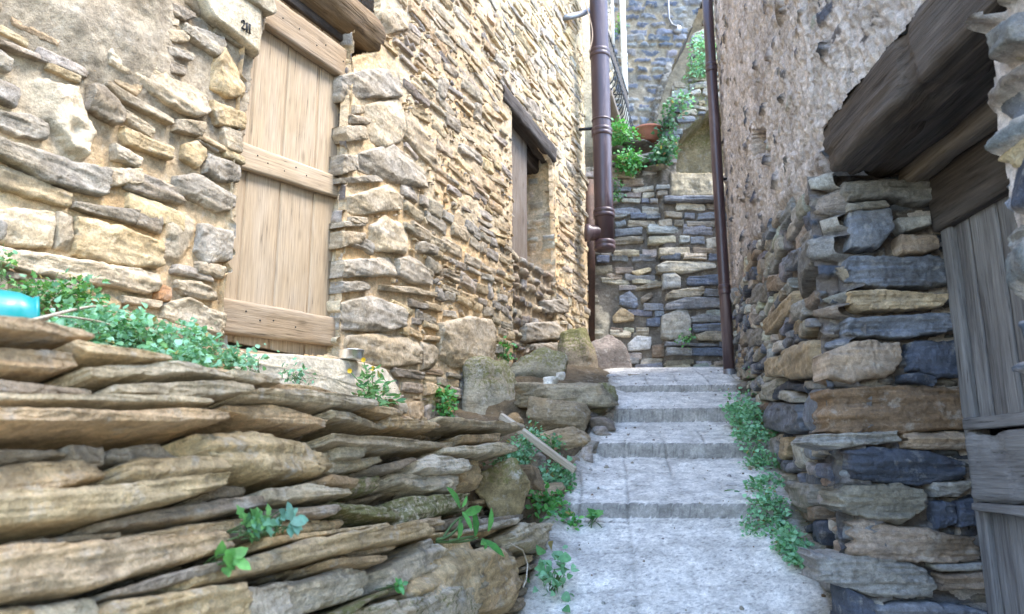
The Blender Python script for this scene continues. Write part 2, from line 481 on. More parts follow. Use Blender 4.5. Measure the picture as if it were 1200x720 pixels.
def rock(center, dims, col, seed=0, rotz=0., tilt=0., nr=46, nc=76, cuts=13, strata=.6, moss=0., round_=26., roll=0.):
    """a boulder: a soft intersection of random half spaces with broken faces"""
    r = np.random.default_rng(seed * 13 + 3)
    th = np.linspace(1e-3, math.pi - 1e-3, nr)[:, None]; ph = np.linspace(0, 2 * math.pi, nc, endpoint=False)[None, :]
    d = pts3(np.sin(th) * np.cos(ph), np.sin(th) * np.sin(ph), np.cos(th) * np.ones_like(ph))
    nn = r.normal(size=(cuts, 3)); nn /= np.linalg.norm(nn, axis=1)[:, None]
    nn = np.concatenate([nn, [[1, 0, .2], [-1, .2, 0], [0, 1, 0], [.1, -1, .1], [.1, 0, 1], [0, .1, -1]]])
    dist = np.concatenate([r.uniform(.72, 1.0, cuts), np.full(6, 1.02)])
    k = np.clip(d @ nn.T, 1e-3, None) / dist
    R = 1.0 / (np.sum(k ** round_, -1) ** (1 / round_))
    off = r.uniform(-40, 40, 3)
    R = R * (1 + .10 * fbm(d * 1.7 + off, 4, seed) + .035 * fbm(d * 7 + off, 4, seed + 5, .65) + .045 * fbm(d * 3.2 + off, 4, seed + 8, .55, True))
    V = d * R[..., None]
    lo_, hi_ = V.reshape(-1, 3).min(0), V.reshape(-1, 3).max(0)
    V = (V - (lo_ + hi_) / 2) / (hi_ - lo_) * np.asarray(dims) * 1.03
    lay = fbm(V * np.array([6, 6, 50]) + off, 3, seed + 9, .6)
    lay2 = fbm(V * np.array([3, 3, 22]) + off, 2, seed + 10)
    V = V + d * (strata * (.010 * lay + .016 * np.floor(lay2 * 5) / 5))[..., None]
    M = Matrix.Rotation(rotz, 3, 'Z') @ Matrix.Rotation(tilt, 3, 'Y') @ Matrix.Rotation(roll, 3, 'X')
    n1 = fbm(V * 6 + off, 4, seed + 20)[..., None]
    V = V @ np.array(M).T + np.asarray(center)
    cc = np.asarray(col) * (1 + .3 * n1)
    cols = np.concatenate([np.clip(cc, .01, .8).reshape(-1, 3), np.full((nr * nc, 1), strata)], 1)
    up = np.clip(d[..., 2].ravel() * .5 + .55, 0, 1)
    return V.reshape(-1, 3), grid_faces(nr, nc, True)[:, ::-1], cols, moss * up

# ------------------------------------------------------------------ timber
def timber(name, p0, p1, up, w, h, mat, parent=None, seed=0, amp=.004, round_=.12, bow=0., nl=40, taper=1.0, chew=0., log=False, nc=32):
    """a board or beam from p0 to p1: w across, h along 'up'; its own X axis runs along the grain"""
    p0, p1 = np.asarray(p0, float), np.asarray(p1, float)
    d = p1 - p0; L = np.linalg.norm(d); d /= L
    u = np.asarray(up, float); u = u - d * (u @ d); u /= np.linalg.norm(u); s = np.cross(u, d)
    a = (np.arange(nc) + .5) / nc * 2 * np.pi
    n = 2.0 if log else 2 / round_ if round_ < .9 else 2
    ca, sa = np.cos(a), np.sin(a)
    rr = (np.abs(ca) ** n + np.abs(sa) ** n) ** (-1 / n)
    y0, z0 = ca * rr, sa * rr
    x = np.concatenate([[0, 0, .004], np.linspace(.012, L - .012, nl), [L - .004, L, L]])
    sc = np.concatenate([[.01, .93, .98], np.ones(nl), [.98, .93, .01]])
    sc = sc * (1 + (taper - 1) * x / L)
    X = np.repeat(x[:, None], nc, 1); Y = y0[None] * sc[:, None] * w / 2; Z = z0[None] * sc[:, None] * h / 2
    Z = Z + (bow * np.sin(x / L * np.pi))[:, None]
    off = np.random.default_rng(seed + 77).uniform(-30, 30, 3)
    p = pts3(X * 2.5, Y * 40, Z * 40) + off
    q = pts3(X * 3, Y * 9, Z * 9) + off
    g = amp * (fbm(p, 3, seed) + 1.0 * fbm(q, 3, seed + 4))
    rad = np.stack([np.repeat(y0[None], len(x), 0), np.repeat(z0[None], len(x), 0)], -1)
    endm = np.concatenate([[0, 1, 1], np.ones(nl), [1, 1, 0]])[:, None]
    Y = Y + rad[..., 0] * g * endm; Z = Z + rad[..., 1] * g * endm
    if chew:
        k = chew * np.clip(fbm(pts3(X * 6, Y * 5, Z * 5) + off + 5, 3, seed + 8) - .12, 0, 1)
        Y = Y - rad[..., 0] * k * endm; Z = Z - rad[..., 1] * k * endm
        X = X + amp * 3 * fbm(pts3(Y * 30, Z * 30, X * 0 + seed), 2, seed) * (np.abs(X / L - .5) > .45)
    V = np.stack([X, Y, Z], -1).reshape(-1, 3)
    me = bpy.data.meshes.new(name)
    fs = grid_faces(len(x), nc, True)
    me.from_pydata(V.tolist(), [], fs.tolist()); me.polygons.foreach_set('use_smooth', np.ones(len(fs), bool))
    me.materials.append(mat); me.update()
    o = bpy.data.objects.new(name, me); C.objects.link(o)
    org = np.array(parent.location) if parent is not None else np.zeros(3)
    M = Matrix([[d[i], s[i], u[i], p0[i] - org[i]] for i in range(3)] + [[0, 0, 0, 1]])
    if parent is not None: o.parent = parent
    o.matrix_basis = M
    return o

# ------------------------------------------------------------------ plants
LEAF = {}
def leaf_mesh(kind):
    if kind == 'oval':
        prof = [(0, .0), (.18, .26), (.42, .36), (.68, .28), (1.0, .0)]
    elif kind == 'heart':
        prof = [(0, .05), (.1, .40), (.32, .48), (.62, .32), (1.0, .0)]
    elif kind == 'long':
        prof = [(0, .04), (.2, .11), (.45, .16), (.75, .12), (1.0, .0)]
    else:  # fine lobed
        prof = [(0, .03), (.22, .30), (.36, .16), (.55, .34), (.72, .16), (1.0, .02)]
    V, Fc = [], []
    for x, w in prof:
        z = -.25 * x * x + .10 * x
        V += [(x, -w, z + .18 * w), (x, 0, z), (x, w, z + .18 * w)]
    for i in range(len(prof) - 1):
        b = 3 * i
        Fc += [(b, b + 3, b + 4, b + 1), (b + 1, b + 4, b + 5, b + 2)]
    return np.array(V), np.array(Fc)

GREEN_A, GREEN_B, GREEN_C = np.array([.050, .150, .050]), np.array([.130, .260, .080]), np.array([.085, .215, .105])
def plant(name, label, base, blobs, leaf='oval', size=.02, n=200, cols=(GREEN_A, GREEN_B), group=None, cat='plant', seed=0, up=.6, out=(0, 0, 0), stem_col=None, stems=18, droop=0., rosette=None):
    """base: root point; blobs: list of (centre, radii, share) filled with leaves on thin stems"""
    r = np.random.default_rng(seed + 100)
    e = empty(name, base); tag(e, label, cat, group)
    lv, lf = leaf_mesh(leaf)
    mb, sb = MB(), MB()
    tot = sum(b[2] for b in blobs)
    base = np.asarray(base, float)
    for c, rad, sh in blobs:
        c, rad = np.asarray(c, float), np.asarray(rad, float)
        k = max(3, int(n * sh / tot))
        nsub = max(3, k // 7)
        d = r.normal(size=(nsub, 3)); d /= np.linalg.norm(d, axis=1)[:, None]
        hub = c + d * rad * (r.uniform(.15, 1, (nsub, 1)) ** .45)
        for i in range(k):
            hp = hub[r.integers(nsub)]
            p = hp + r.normal(size=3) * size * .9
            az = r.uniform(0, 6.283)
            dirn = np.array([math.cos(az), math.sin(az), r.uniform(-.5, .55) - droop]) + .9 * (p - c) / (np.linalg.norm(p - c) + 1e-6) + np.asarray(out)
            dirn /= np.linalg.norm(dirn)
            nrm = np.array([0, -.45, up]) + r.normal(size=3) * .45
            if rosette is not None:
                ro = np.asarray(rosette, float); t_ = r.normal(size=3); t_ -= ro * (t_ @ ro); t_ /= np.linalg.norm(t_)
                dirn = t_ + ro * r.uniform(.15, .9); dirn /= np.linalg.norm(dirn); nrm = ro + r.normal(size=3) * .12
                p = c + dirn * size * r.uniform(.0, .25) + r.normal(size=3) * rad * .25
            s = np.cross(nrm, dirn); s /= np.linalg.norm(s) + 1e-9
            nn = np.cross(dirn, s)
            sz = size * r.uniform(.55, 1.35)
            V = p + sz * (lv[:, :1] * dirn + lv[:, 1:2] * s + lv[:, 2:3] * nn)
            t = r.uniform(); cc = cols[0] * (1 - t) + cols[1] * t
            if len(cols) > 2 and r.uniform() < .25: cc = cols[2]
            if n > 60 and r.uniform() < .035: cc = np.array([.34, .27, .09]) if r.uniform() < .6 else np.array([.22, .13, .06])
            mb.add(V, lf, cc * r.uniform(.75, 1.25))
        for i in range(max(2, int(stems * sh / tot))):
            h = hub[r.integers(nsub)]
            mid = base * .45 + h * .55 + r.normal(size=3) * .18 * np.linalg.norm(h - base) + np.array([0, 0, .1 * np.linalg.norm(h - base)])
            t = np.linspace(0, 1, 6)[:, None]
            P = (1 - t) ** 2 * (base + r.normal(size=3) * np.array([.02, .02, .004])) + 2 * t * (1 - t) * mid + t * t * h
            v, f = tube(P, np.linspace(size * .07, size * .035, 6), 4, False)
            sb.add(v, f, np.array([.10, .17, .06]) if stem_col is None else stem_col)
    mb.build('foliage', M_LEAF, e, smooth=False)
    sb.build('stem', M_LEAF, e)
    return e
def _cross(o, x):
    n = np.roll(o, -1, 0); k = (o[:, 0] - x) * (n[:, 0] - x) <= 0
    d = n[k, 0] - o[k, 0]; d = np.where(np.abs(d) < 1e-9, 1e-9, d)
    b = o[k, 1] + (n[k, 1] - o[k, 1]) * np.clip((x - o[k, 0]) / d, 0, 1)
    return b if len(b) else np.zeros(1)

def schist(plane, poly, col, depth=.22, bulge=.02, proud=0., tilt=(0., 0.), seed=0, strata=.8, amp=1.0, moss=0., grow=1.0, flat=1.0, NA=84, NB=26, M=None):
    """a split slab of schist: flat broken face, sharp arrises, laminae showing on its faces and ends"""
    r = np.random.default_rng(seed * 7 + 5)
    q = np.asarray(poly, float); c = q.mean(0); q = c + (q - c) * np.array([grow, grow * flat])
    small = NA < 50; o = resample(q, 72 if small else 200, 1)
    a0, a1 = o[:, 0].min(), o[:, 0].max(); L_ = a1 - a0
    # stones break off bluntly: leave out the thin tips of the outline
    g_ = np.linspace(a0 + .003 * L_, a1 - .003 * L_, 32 if small else 120); w0 = np.array([np.ptp(_cross(o, x)) for x in g_])
    ok = np.nonzero(w0 > .46 * np.percentile(w0, 75))[0]
    if len(ok) > 8: a0, a1 = g_[ok[0]], g_[ok[-1]]; L_ = a1 - a0
    u = np.linspace(0, 1, NA); u = .5 - .5 * np.cos(np.pi * u); u = .35 * u + .65 * np.linspace(0, 1, NA)
    aa = a0 + L_ * (.006 + .988 * u)
    nx = np.roll(o, -1, 0)
    top, bot = np.full(NA, -1e9), np.full(NA, 1e9)
    for p, n in zip(o, nx):
        lo, hi = min(p[0], n[0]), max(p[0], n[0])
        k = (aa >= lo) & (aa <= hi)
        if hi - lo < 1e-9 or not k.any(): continue
        b = p[1] + (n[1] - p[1]) * (aa[k] - p[0]) / (n[0] - p[0])
        top[k] = np.maximum(top[k], b); bot[k] = np.minimum(bot[k], b)
    bad = (top < -1e8); top[bad] = c[1]; bot[bad] = c[1]
    H = max(.01, float(np.percentile(top - bot, 70)))
    if H / L_ > .42: strata = strata * .4
    off = r.uniform(-60, 60, 3)
    z0 = np.zeros(NA)
    j = lambda f, s, o_=4, g=.6: fbm(pts3(aa * f, z0, z0) + off, o_, seed + s, g)
    e_ = min(.012, .12 * H) * amp
    top = top + e_ * (.9 * j(12, 1) + .5 * j(45, 2) + .7 * np.floor(3 * j(7, 5, 2)) / 3)
    bot = bot + e_ * (.9 * j(12, 3) + .5 * j(45, 4) + .7 * np.floor(3 * j(7, 6, 2)) / 3)
    mid = (top + bot) / 2; hh = np.maximum((top - bot) / 2, .003)
    t = np.linspace(-1, 1, NB); t = np.sign(t) * np.abs(t) ** .8
    A = np.repeat(aa[:, None], NB, 1); B = mid[:, None] + hh[:, None] * t[None]
    p = pts3(A, B, 0 * A) + off
    s = min(1., H / .10 + .25) * amp
    size = math.sqrt(L_ * H)
    # flat face cut by a few break planes
    D = bulge * .4 * (1 - np.abs(t[None]) ** 6) + (A - c[0]) * tilt[0] + (B - c[1]) * tilt[1]
    for _ in range(5):
        an = r.uniform(0, 6.283)
        w_ = ((A - c[0]) / L_ * 2 * math.cos(an) + (B - c[1]) / H * 2 * math.sin(an))
        D = np.minimum(D, bulge * .5 + .008 - r.uniform(.2, .6) * .5 * H * (w_ - r.uniform(.2, .8)) + .004 * fbm(p * 20, 3, seed + 40))
    warp = .005 * fbm(p * np.array([4, 5, 1]), 3, seed + 20)
    lam = fbm(pts3(A * 3.0, (B + warp) * 48, 0 * A) + off, 2, seed + 21, .5)
    lam2 = fbm(pts3(A * 7.0, (B + warp) * 120, 0 * A) + off, 2, seed + 22, .5)
    step = np.floor(lam * 4) / 4
    blk = np.floor(3 * fbm(p * np.array([7, 14, 1]), 2, seed + 23)) / 3
    D = D + strata * s * (.015 * step + .005 * lam + .006 * lam2) + s * (.014 * blk + .006 * fbm(p * 8, 3, seed + 24) + .006 * fbm(p * 30, 3, seed + 25, .65))
    ch = np.clip((np.abs(t) - .90) / .10, 0, 1)[None]
    D = D - .10 * min(H, .09) * ch ** 1.5
    n_, j_ = lam + .6 * fbm(p * 6, 3, seed + 26), fbm(p * 24, 3, seed + 27, .65)
    # ends of the laminae are ragged
    sh = .028 * min(1, L_ / .3) * strata * (np.floor(4 * fbm(pts3(0 * A + seed, B * 40, 0 * A) + off, 2, seed + 28)) / 4)
    k0 = np.clip(1 - u / .10, 0, 1)[:, None]; k1 = np.clip(1 - (1 - u) / .10, 0, 1)[:, None]
    A = A + sh * (k0 - k1)
    # wrap the section back into the wall
    def back(x, d): return np.concatenate([x[:, :1], x[:, :1], x, x[:, -1:], x[:, -1:]], 1), d
    A2 = np.concatenate([A[:, :1], A[:, :1], A, A[:, -1:], A[:, -1:]], 1)
    lay_t = .004 * fbm(pts3(A[:, :1] * 10, 0 * A[:, :1], 0 * A[:, :1]) + off, 2, seed + 29)
    B2 = np.concatenate([B[:, :1] + lay_t, B[:, :1], B, B[:, -1:], B[:, -1:] + lay_t], 1)
    D2 = np.concatenate([D[:, :1] - depth, D[:, :1] - depth * .3, D, D[:, -1:] - depth * .3, D[:, -1:] - depth], 1)
    e0 = (A2[:1] + .004, B2[:1], D2[:1] * 0 - depth + D2[:1] * .2); e1 = (A2[-1:] - .004, B2[-1:], D2[-1:] * 0 - depth + D2[-1:] * .2)
    A2 = np.concatenate([e0[0], A2, e1[0]]); B2 = np.concatenate([e0[1], B2, e1[1]]); D2 = np.concatenate([e0[2], D2, e1[2]])
    V = plane.P(A2, B2, D2 + proud)
    ext = lambda x: np.pad(x, ((1, 1), (2, 2)), mode='edge')
    n_, j_ = ext(n_), ext(j_)
    tt = np.clip(.5 + n_ * .9, 0, 1)[..., None]
    col = np.asarray(col); v2 = col * r.uniform(.66, 1.12) * np.array([1.05, 1., .90]); v3 = col * r.uniform(.9, 1.25) * np.array([.98, 1., 1.03])
    cc = (v3 * (1 - tt) + v2 * tt) * (1 + .2 * j_[..., None])
    cols = np.concatenate([np.clip(cc, .01, .8).reshape(-1, 3), np.full((A2.size, 1), strata)], 1)
    return V.reshape(-1, 3), grid_faces(*A2.shape), cols, np.full(A2.size, moss)

def stone_face(name, plane, stones, mat, parent, holes=(), proud=.5, sink=0., strata=.35, depth=.10, shift=None, grow=1.03, seed0=2000):
    """the stones of a wall face as separate broken blocks, joined into the wall's one stone mesh"""
    mb = MB()
    for i, st in enumerate(stones):
        q = np.asarray(st['poly'])
        big = st.get('hero', False)
        if not big and any((poly_sdf(q[:, 0], q[:, 1], h) < -.015).any() for h in holes): continue
        w_ = plane.P(*[np.array([x]) for x in (q[:, 0].mean(), q[:, 1].mean(), 0.)])[0]
        if w_[1] < .3 or abs(w_[0]) > 1.05 * w_[1] + .3 or w_[2] > .80 * w_[1] + .25: continue      # nowhere near the view
        L_ = float(max(np.ptp(q[:, 0]), np.ptp(q[:, 1])))
        NA, NB = (56, 22) if big else ((34, 15) if L_ > .2 else (22, 12))
        sh = 0. if shift is None else float(shift(*q.mean(0)[:, None])[0])
        t_ = st.get('tilt', (0, 0))
        v, f, c, m_ = schist(plane, q, st['col'], depth, .012 + .2 * st['rise'], st['rise'] * proud - sink + sh, (t_[0] * .35, t_[1] * .35), seed0 + i, st.get('strata', strata) * strata / .6, grow=grow, NA=NA, NB=NB, amp=.8)
        mb.add(v, f, c, m_)
    return mb.build(name, mat, parent)
# ------------------------------------------------------------------ the place: planes of the lane
L = Plane((-1.364, 3.5, 0), (.3907, .9205, 0), (0, 0, 1), (.9205, -.3907, 0))       # house on the left
DOOR_D = .09
Ld = L.off(-DOOR_D)
RN = Plane((1.2986, 2.93, 0), (.035, .999, 0), (0, 0, 1), (-.999, .035, 0))         # right house, doorway stretch
RW = Plane((1.2986, 2.93, 0), (.2027, .9792, 0), (0, 0, 1), (-.9792, .2027, 0))     # right house, beyond the doorway
RV = Plane((1.2986, 2.93, 0), (.999, -.035, 0), (0, 0, 1), (-.035, -.999, 0))       # doorway's far jamb
RD = Plane((1.2986 + .48, 2.913, 0), (-.035, -.999, 0), (0, 0, 1), (-.999, .035, 0))  # door leaf on the right
_n = np.array([.958, -.287, 0])
_B = np.array([0, 0, 1.]) - .31 * _n; _B /= np.linalg.norm(_B)
_A = np.array([.287, .958, 0])
DW = Plane((-.84, 1.2, .17), _A, _B, np.cross(_A, _B))
BW = Plane((0, 9.2, 0), (1, 0, 0), (0, 0, 1), (0, -1, 0))
FW = Plane((0, 13.0, 0), (1, 0, 0), (0, 0, 1), (0, -1, 0))

M_HOUSE = stone_material('lime bedded rubble', .8, 1.15, 1.0, stain=(.50, .31, .14), stain_amt=.3)
M_DRY = stone_material('dry stone slabs', .75, 1.35, 1.0, stain=(.42, .27, .12), stain_amt=.45, rough=.84, pale=.55)
M_DARK = stone_material('dark schist', .7, 1.0, 1.0, stain=(.17, .10, .05), stain_amt=.28, rough=.72, spec=.4)
M_CAST = stone_material('roughcast render', .8, 1.7, 1.0, stain=(.27, .20, .14), stain_amt=.35)
M_GREY = stone_material('grey rubble', .8, 1.0, 1.0, stain=(.27, .19, .10), stain_amt=.35, sc=.8)
M_CONC = stone_material('worn concrete', .0, .55, .9, stain=(.30, .27, .22), stain_amt=.0, rough=.9, speck=.26, ridge=.1, pale=.2)
M_EARTH = stone_material('earth and rubble', .2, 1.6, 1.0, stain=(.16, .11, .06))
M_DOOR = wood_material('weathered pale door boards', (.43, .335, .225), (.37, .28, .185), (.43, .36, .28), .5, .5, .4, fine=.8)
M_RAIL = wood_material('brown door rails', (.37, .28, .185), (.25, .175, .105), (.37, .31, .24), .45, .8, .8, fine=.7)
M_LOG = wood_material('old log', (.25, .17, .09), (.07, .042, .022), (.25, .20, .15), .4, 1.3, 1.6, fine=.7, cracks=1.)
M_BEAM = wood_material('dark weathered beam', (.095, .075, .060), (.026, .021, .018), (.15, .138, .13), .35, 1.2, 1.5, fine=.8, cracks=1.)
M_PALE = wood_material('paler timber', (.20, .165, .125), (.10, .078, .056), (.24, .21, .18), .5, 1.0, 1.0, fine=.8, cracks=1.)
M_GREYW = wood_material('silvered grey boards', (.23, .225, .225), (.085, .080, .080), (.28, .275, .27), .5, 1.1, 1.4, fine=.8, cracks=1.)
M_SHUT = wood_material('grey brown shutter', (.22, .18, .14), (.12, .09, .07), (.24, .21, .18), .5, 1.0, 1.0)
M_STICK = wood_material('pale split lath', (.50, .43, .33), (.30, .23, .15), (.55, .50, .43), .5, 1.0, .8)
M_PIPE = simple_material('purple brown coated metal', (.060, .034, .036), .38, 0, .35, 9, col2=(.15, .11, .105), streak=True, bump=.0006)
M_WHITE = simple_material('white painted pipe', (.70, .71, .70), .45, 0, .12, 5, streak=True)
M_IRON = simple_material('black wrought iron', (.012, .013, .015), .5, .3, .3, 40)
M_RUST = simple_material('rusty sheet metal', (.055, .026, .016), .7, .2, .4, 9, bump=.001, col2=(.10, .045, .025))
M_STEEL = simple_material('bright steel', (.82, .82, .82), .34, 1., .05, 30)
M_TEAL = simple_material('teal plastic', (.0, .22, .21), .4, 0, .10, 8, spec=.5)
M_TERRA = simple_material('terracotta', (.36, .13, .075), .8, 0, .25, 25, bump=.001, col2=(.22, .10, .07))
M_GREYMET = simple_material('dull grey metal', (.20, .20, .21), .5, .6, .2, 25)
M_CABLE = simple_material('thin tan cable', (.35, .25, .17), .6)
M_BLACK = simple_material('black paint', (.015, .014, .014), .7)
M_PETAL = simple_material('yellow petals', (.80, .50, .02), .5)
M_LEAF = leaf_material('soft green leaves')

def pal(r, cols, j=.16):
    c = np.asarray(cols[r.integers(len(cols))])
    return np.clip(c * r.uniform(1 - j, 1 + j) * (1 + r.normal(0, .025, 3)), .01, .8)

# palettes (base colours)
WARM = [srgb(178, 160, 135), srgb(165, 152, 135), srgb(150, 145, 138), srgb(190, 165, 125), srgb(142, 139, 135), srgb(178, 156, 122), srgb(150, 142, 130)]
WARMF = [srgb(196, 174, 138), srgb(184, 166, 138), srgb(206, 184, 146), srgb(172, 160, 142), srgb(160, 154, 148), srgb(190, 164, 122), srgb(146, 142, 142), srgb(178, 150, 112)]
TAN0 = [srgb(172, 148, 112), srgb(160, 138, 106), srgb(150, 132, 108), srgb(180, 158, 124), srgb(140, 128, 112), srgb(146, 124, 92)]
TAN = [c * 1.2 for c in TAN0]
DARKS = [srgb(100, 104, 112), srgb(118, 119, 122), srgb(82, 87, 97), srgb(128, 118, 106), srgb(110, 107, 106), srgb(70, 75, 86)]
GREYS = [srgb(112, 114, 118), srgb(128, 128, 126), srgb(140, 132, 116), srgb(98, 102, 110), srgb(150, 144, 132), srgb(118, 110, 98)]
BLUES = [srgb(92, 100, 114), srgb(106, 112, 122), srgb(80, 88, 104), srgb(120, 122, 124)]

# ------------------------------------------------------------------ the house on the left
house = empty('stone_house', L.P(2.2, .3, -.3))
tag(house, 'tall ochre rubble stone house on the left with wooden door and deep small window', 'house')

def hero(plane, lst, u0=0, v0=0, k=1., **kw):
    out = []
    for it in lst:
        col, pts = it[0], it[1]
        d = dict(poly=plane.poly(pts, u0, v0, k), col=np.asarray(col), rise=.05, edge=.022, amp=.014, strata=.6)
        d.update(kw); d['hero'] = True
        if len(it) > 2: d.update(it[2])
        out.append(d)
    return out

gB, gT, gY, gO, gW, gD = srgb(156, 150, 141), srgb(184, 168, 144), srgb(204, 178, 134), srgb(176, 116, 66), srgb(205, 190, 165), srgb(120, 112, 104)
LH = hero(L, [
    (gT, [(370, 150), (500, 200), (590, 270), (730, 330), (725, 400), (680, 415), (590, 370), (480, 300), (370, 230)], dict(rise=.075)),
    (gD, [(310, 300), (350, 300), (435, 400), (410, 440), (305, 385)], dict(rise=.08)),
    (gT, [(365, 285), (480, 350), (605, 420), (590, 440), (430, 360), (350, 300)], dict(rise=.06)),
    (gB, [(640, 80), (780, 130), (790, 190), (760, 200), (640, 115)], dict(rise=.06)),
    (gY, [(780, 165), (870, 210), (850, 340), (800, 345), (740, 310), (755, 220)], dict(rise=.065, edge=.03)),
    (gB, [(380, 95), (460, 90), (500, 160), (470, 190), (380, 130)]),
    (gT, [(500, 160), (580, 190), (590, 235), (560, 240), (500, 205)]),
    (gT, [(560, 100), (640, 110), (670, 150), (610, 155), (560, 140)]),
    (gB, [(560, 155), (680, 190), (670, 215), (590, 200)]),
    (gD, [(590, 215), (655, 240), (640, 270), (590, 260)]),
    (gY * .9, [(415, 440), (600, 520), (590, 560), (440, 510)], dict(rise=.06)),
    (gY, [(640, 510), (690, 490), (730, 540), (690, 590), (640, 560)]),
    (gB, [(730, 545), (840, 580), (830, 640), (780, 640), (700, 600)], dict(rise=.07)),
    (gB * .95, [(610, 620), (690, 610), (820, 690), (825, 735), (760, 745), (610, 680)], dict(rise=.075)),
    (gB * 1.1, [(-160, 420), (0, 490), (100, 520), (370, 600), (370, 670), (340, 690), (150, 640), (0, 560), (-160, 500)], dict(rise=.085)),
    (gB * .8, [(-40, 380), (0, 390), (100, 400), (160, 430), (165, 490), (60, 480), (0, 450), (-40, 440)]),
    (gW, [(130, 280), (280, 310), (300, 400), (330, 470), (300, 550), (230, 520), (170, 420), (60, 380)], dict(rise=.03, edge=.06, strata=.1, amp=.03)),
    (gT, [(375, 590), (490, 590), (495, 650), (380, 660)]),
    (gY * .95, [(730, 345), (850, 400), (855, 460), (760, 440)], dict(rise=.06)),
    (gT, [(770, 430), (840, 470), (845, 540), (790, 530)]),
    (gT, [(390, 500), (500, 560), (480, 590), (400, 560)]),
    (gT, [(620, 420), (720, 430), (700, 480), (600, 460)]),
    (gT, [(530, 40), (620, 70), (620, 95), (540, 90)]),
    (gT, [(440, 385), (545, 460), (520, 485), (435, 425)]),
    (gD, [(520, 0), (600, 10), (700, 60), (640, 75), (560, 40)]),
], 0, 0, 3.)
LH += hero(L, [
    (gY * 1.05, [(265, 40), (430, 80), (560, 130), (575, 200), (540, 225), (400, 215), (255, 170)], dict(rise=.07, edge=.03)),
    (gT * 1.1, [(190, 20), (260, 45), (250, 165), (190, 150)]),
    (gW, [(-30, 10), (20, 10), (185, 20), (185, 150), (100, 150), (-30, 130)]),
    (gT * 1.2, [(-120, 110), (0, 150), (200, 180), (540, 240), (545, 300), (500, 315), (370, 290), (120, 250), (0, 215), (-120, 190)], dict(rise=.09)),
    (gT, [(430, 320), (560, 340), (550, 365), (420, 345)]),
    (gO, [(545, 280), (590, 290), (585, 340), (545, 335)], dict(rise=.06)),
    (gW, [(560, 345), (650, 330), (780, 380), (785, 450), (740, 470), (600, 420), (550, 380)], dict(rise=.07)),
    (gT, [(590, 260), (700, 270), (760, 310), (750, 340), (640, 320)], dict(rise=.06)),
    (gB * 1.1, [(700, 70), (810, 90), (800, 200), (720, 210), (680, 150)], dict(rise=.07)),
    (gT, [(680, 195), (790, 220), (770, 265), (690, 240)]),
    (gB, [(170, -20), (480, 20), (460, 70), (300, 30)], dict(rise=.07)),
    (gD, [(470, 20), (560, 45), (560, 100), (470, 75)]),
    (gW, [(560, 0), (700, 30), (690, 120), (640, 200), (560, 190), (575, 110)], dict(rise=.02, edge=.07, strata=.1, amp=.03)),
    (gB * .8, [(20, 235), (80, 245), (80, 265), (20, 262)]), (gB * .9, [(110, 260), (240, 268), (330, 300), (240, 300), (120, 285)]),
    (gT * 1.1, [(300, 350), (420, 370), (560, 400), (560, 425), (420, 410), (290, 390)]),
], 0, 240, 3.)
LH += hero(L, [
    (gB * 1.15, [(0, 265), (130, 240), (205, 240), (215, 340), (100, 345), (20, 355)], dict(rise=.06)),
    (gT * 1.1, [(140, 40), (230, 20), (240, 100), (135, 130)]),
    (gW, [(85, 370), (200, 345), (240, 410), (210, 500), (150, 520), (85, 490)], dict(rise=.06)),
    (gT, [(40, 370), (80, 370), (75, 400), (40, 400)]), (gD, [(30, 400), (100, 420), (90, 440), (30, 435)]),
    (gB * 1.25, [(60, 540), (180, 505), (300, 600), (300, 660), (170, 640), (60, 600)], dict(rise=.065)),
    (gT, [(230, 400), (270, 430), (350, 560), (350, 620), (250, 520), (215, 470)]),
    (gB, [(0, 625), (150, 615), (140, 640), (0, 645)]),
    (gW, [(25, 690), (160, 650), (210, 690), (215, 735), (25, 760)], dict(rise=.065)),
    (gB * .9, [(340, 270), (370, 280), (365, 360), (335, 330)]), (gB * .9, [(360, 390), (410, 420), (415, 470), (370, 440)]),
    (gB, [(470, 360), (490, 370), (485, 430), (468, 410)]), (gB, [(405, 500), (460, 520), (465, 560), (420, 540)]),
    (gD, [(650, 340), (690, 360), (720, 430), (660, 420)]),
    (gT, [(0, 440), (80, 440), (90, 490), (20, 500)]), (gB, [(0, 545), (50, 545), (55, 600), (0, 610)]),
], 400, 0, 3.)
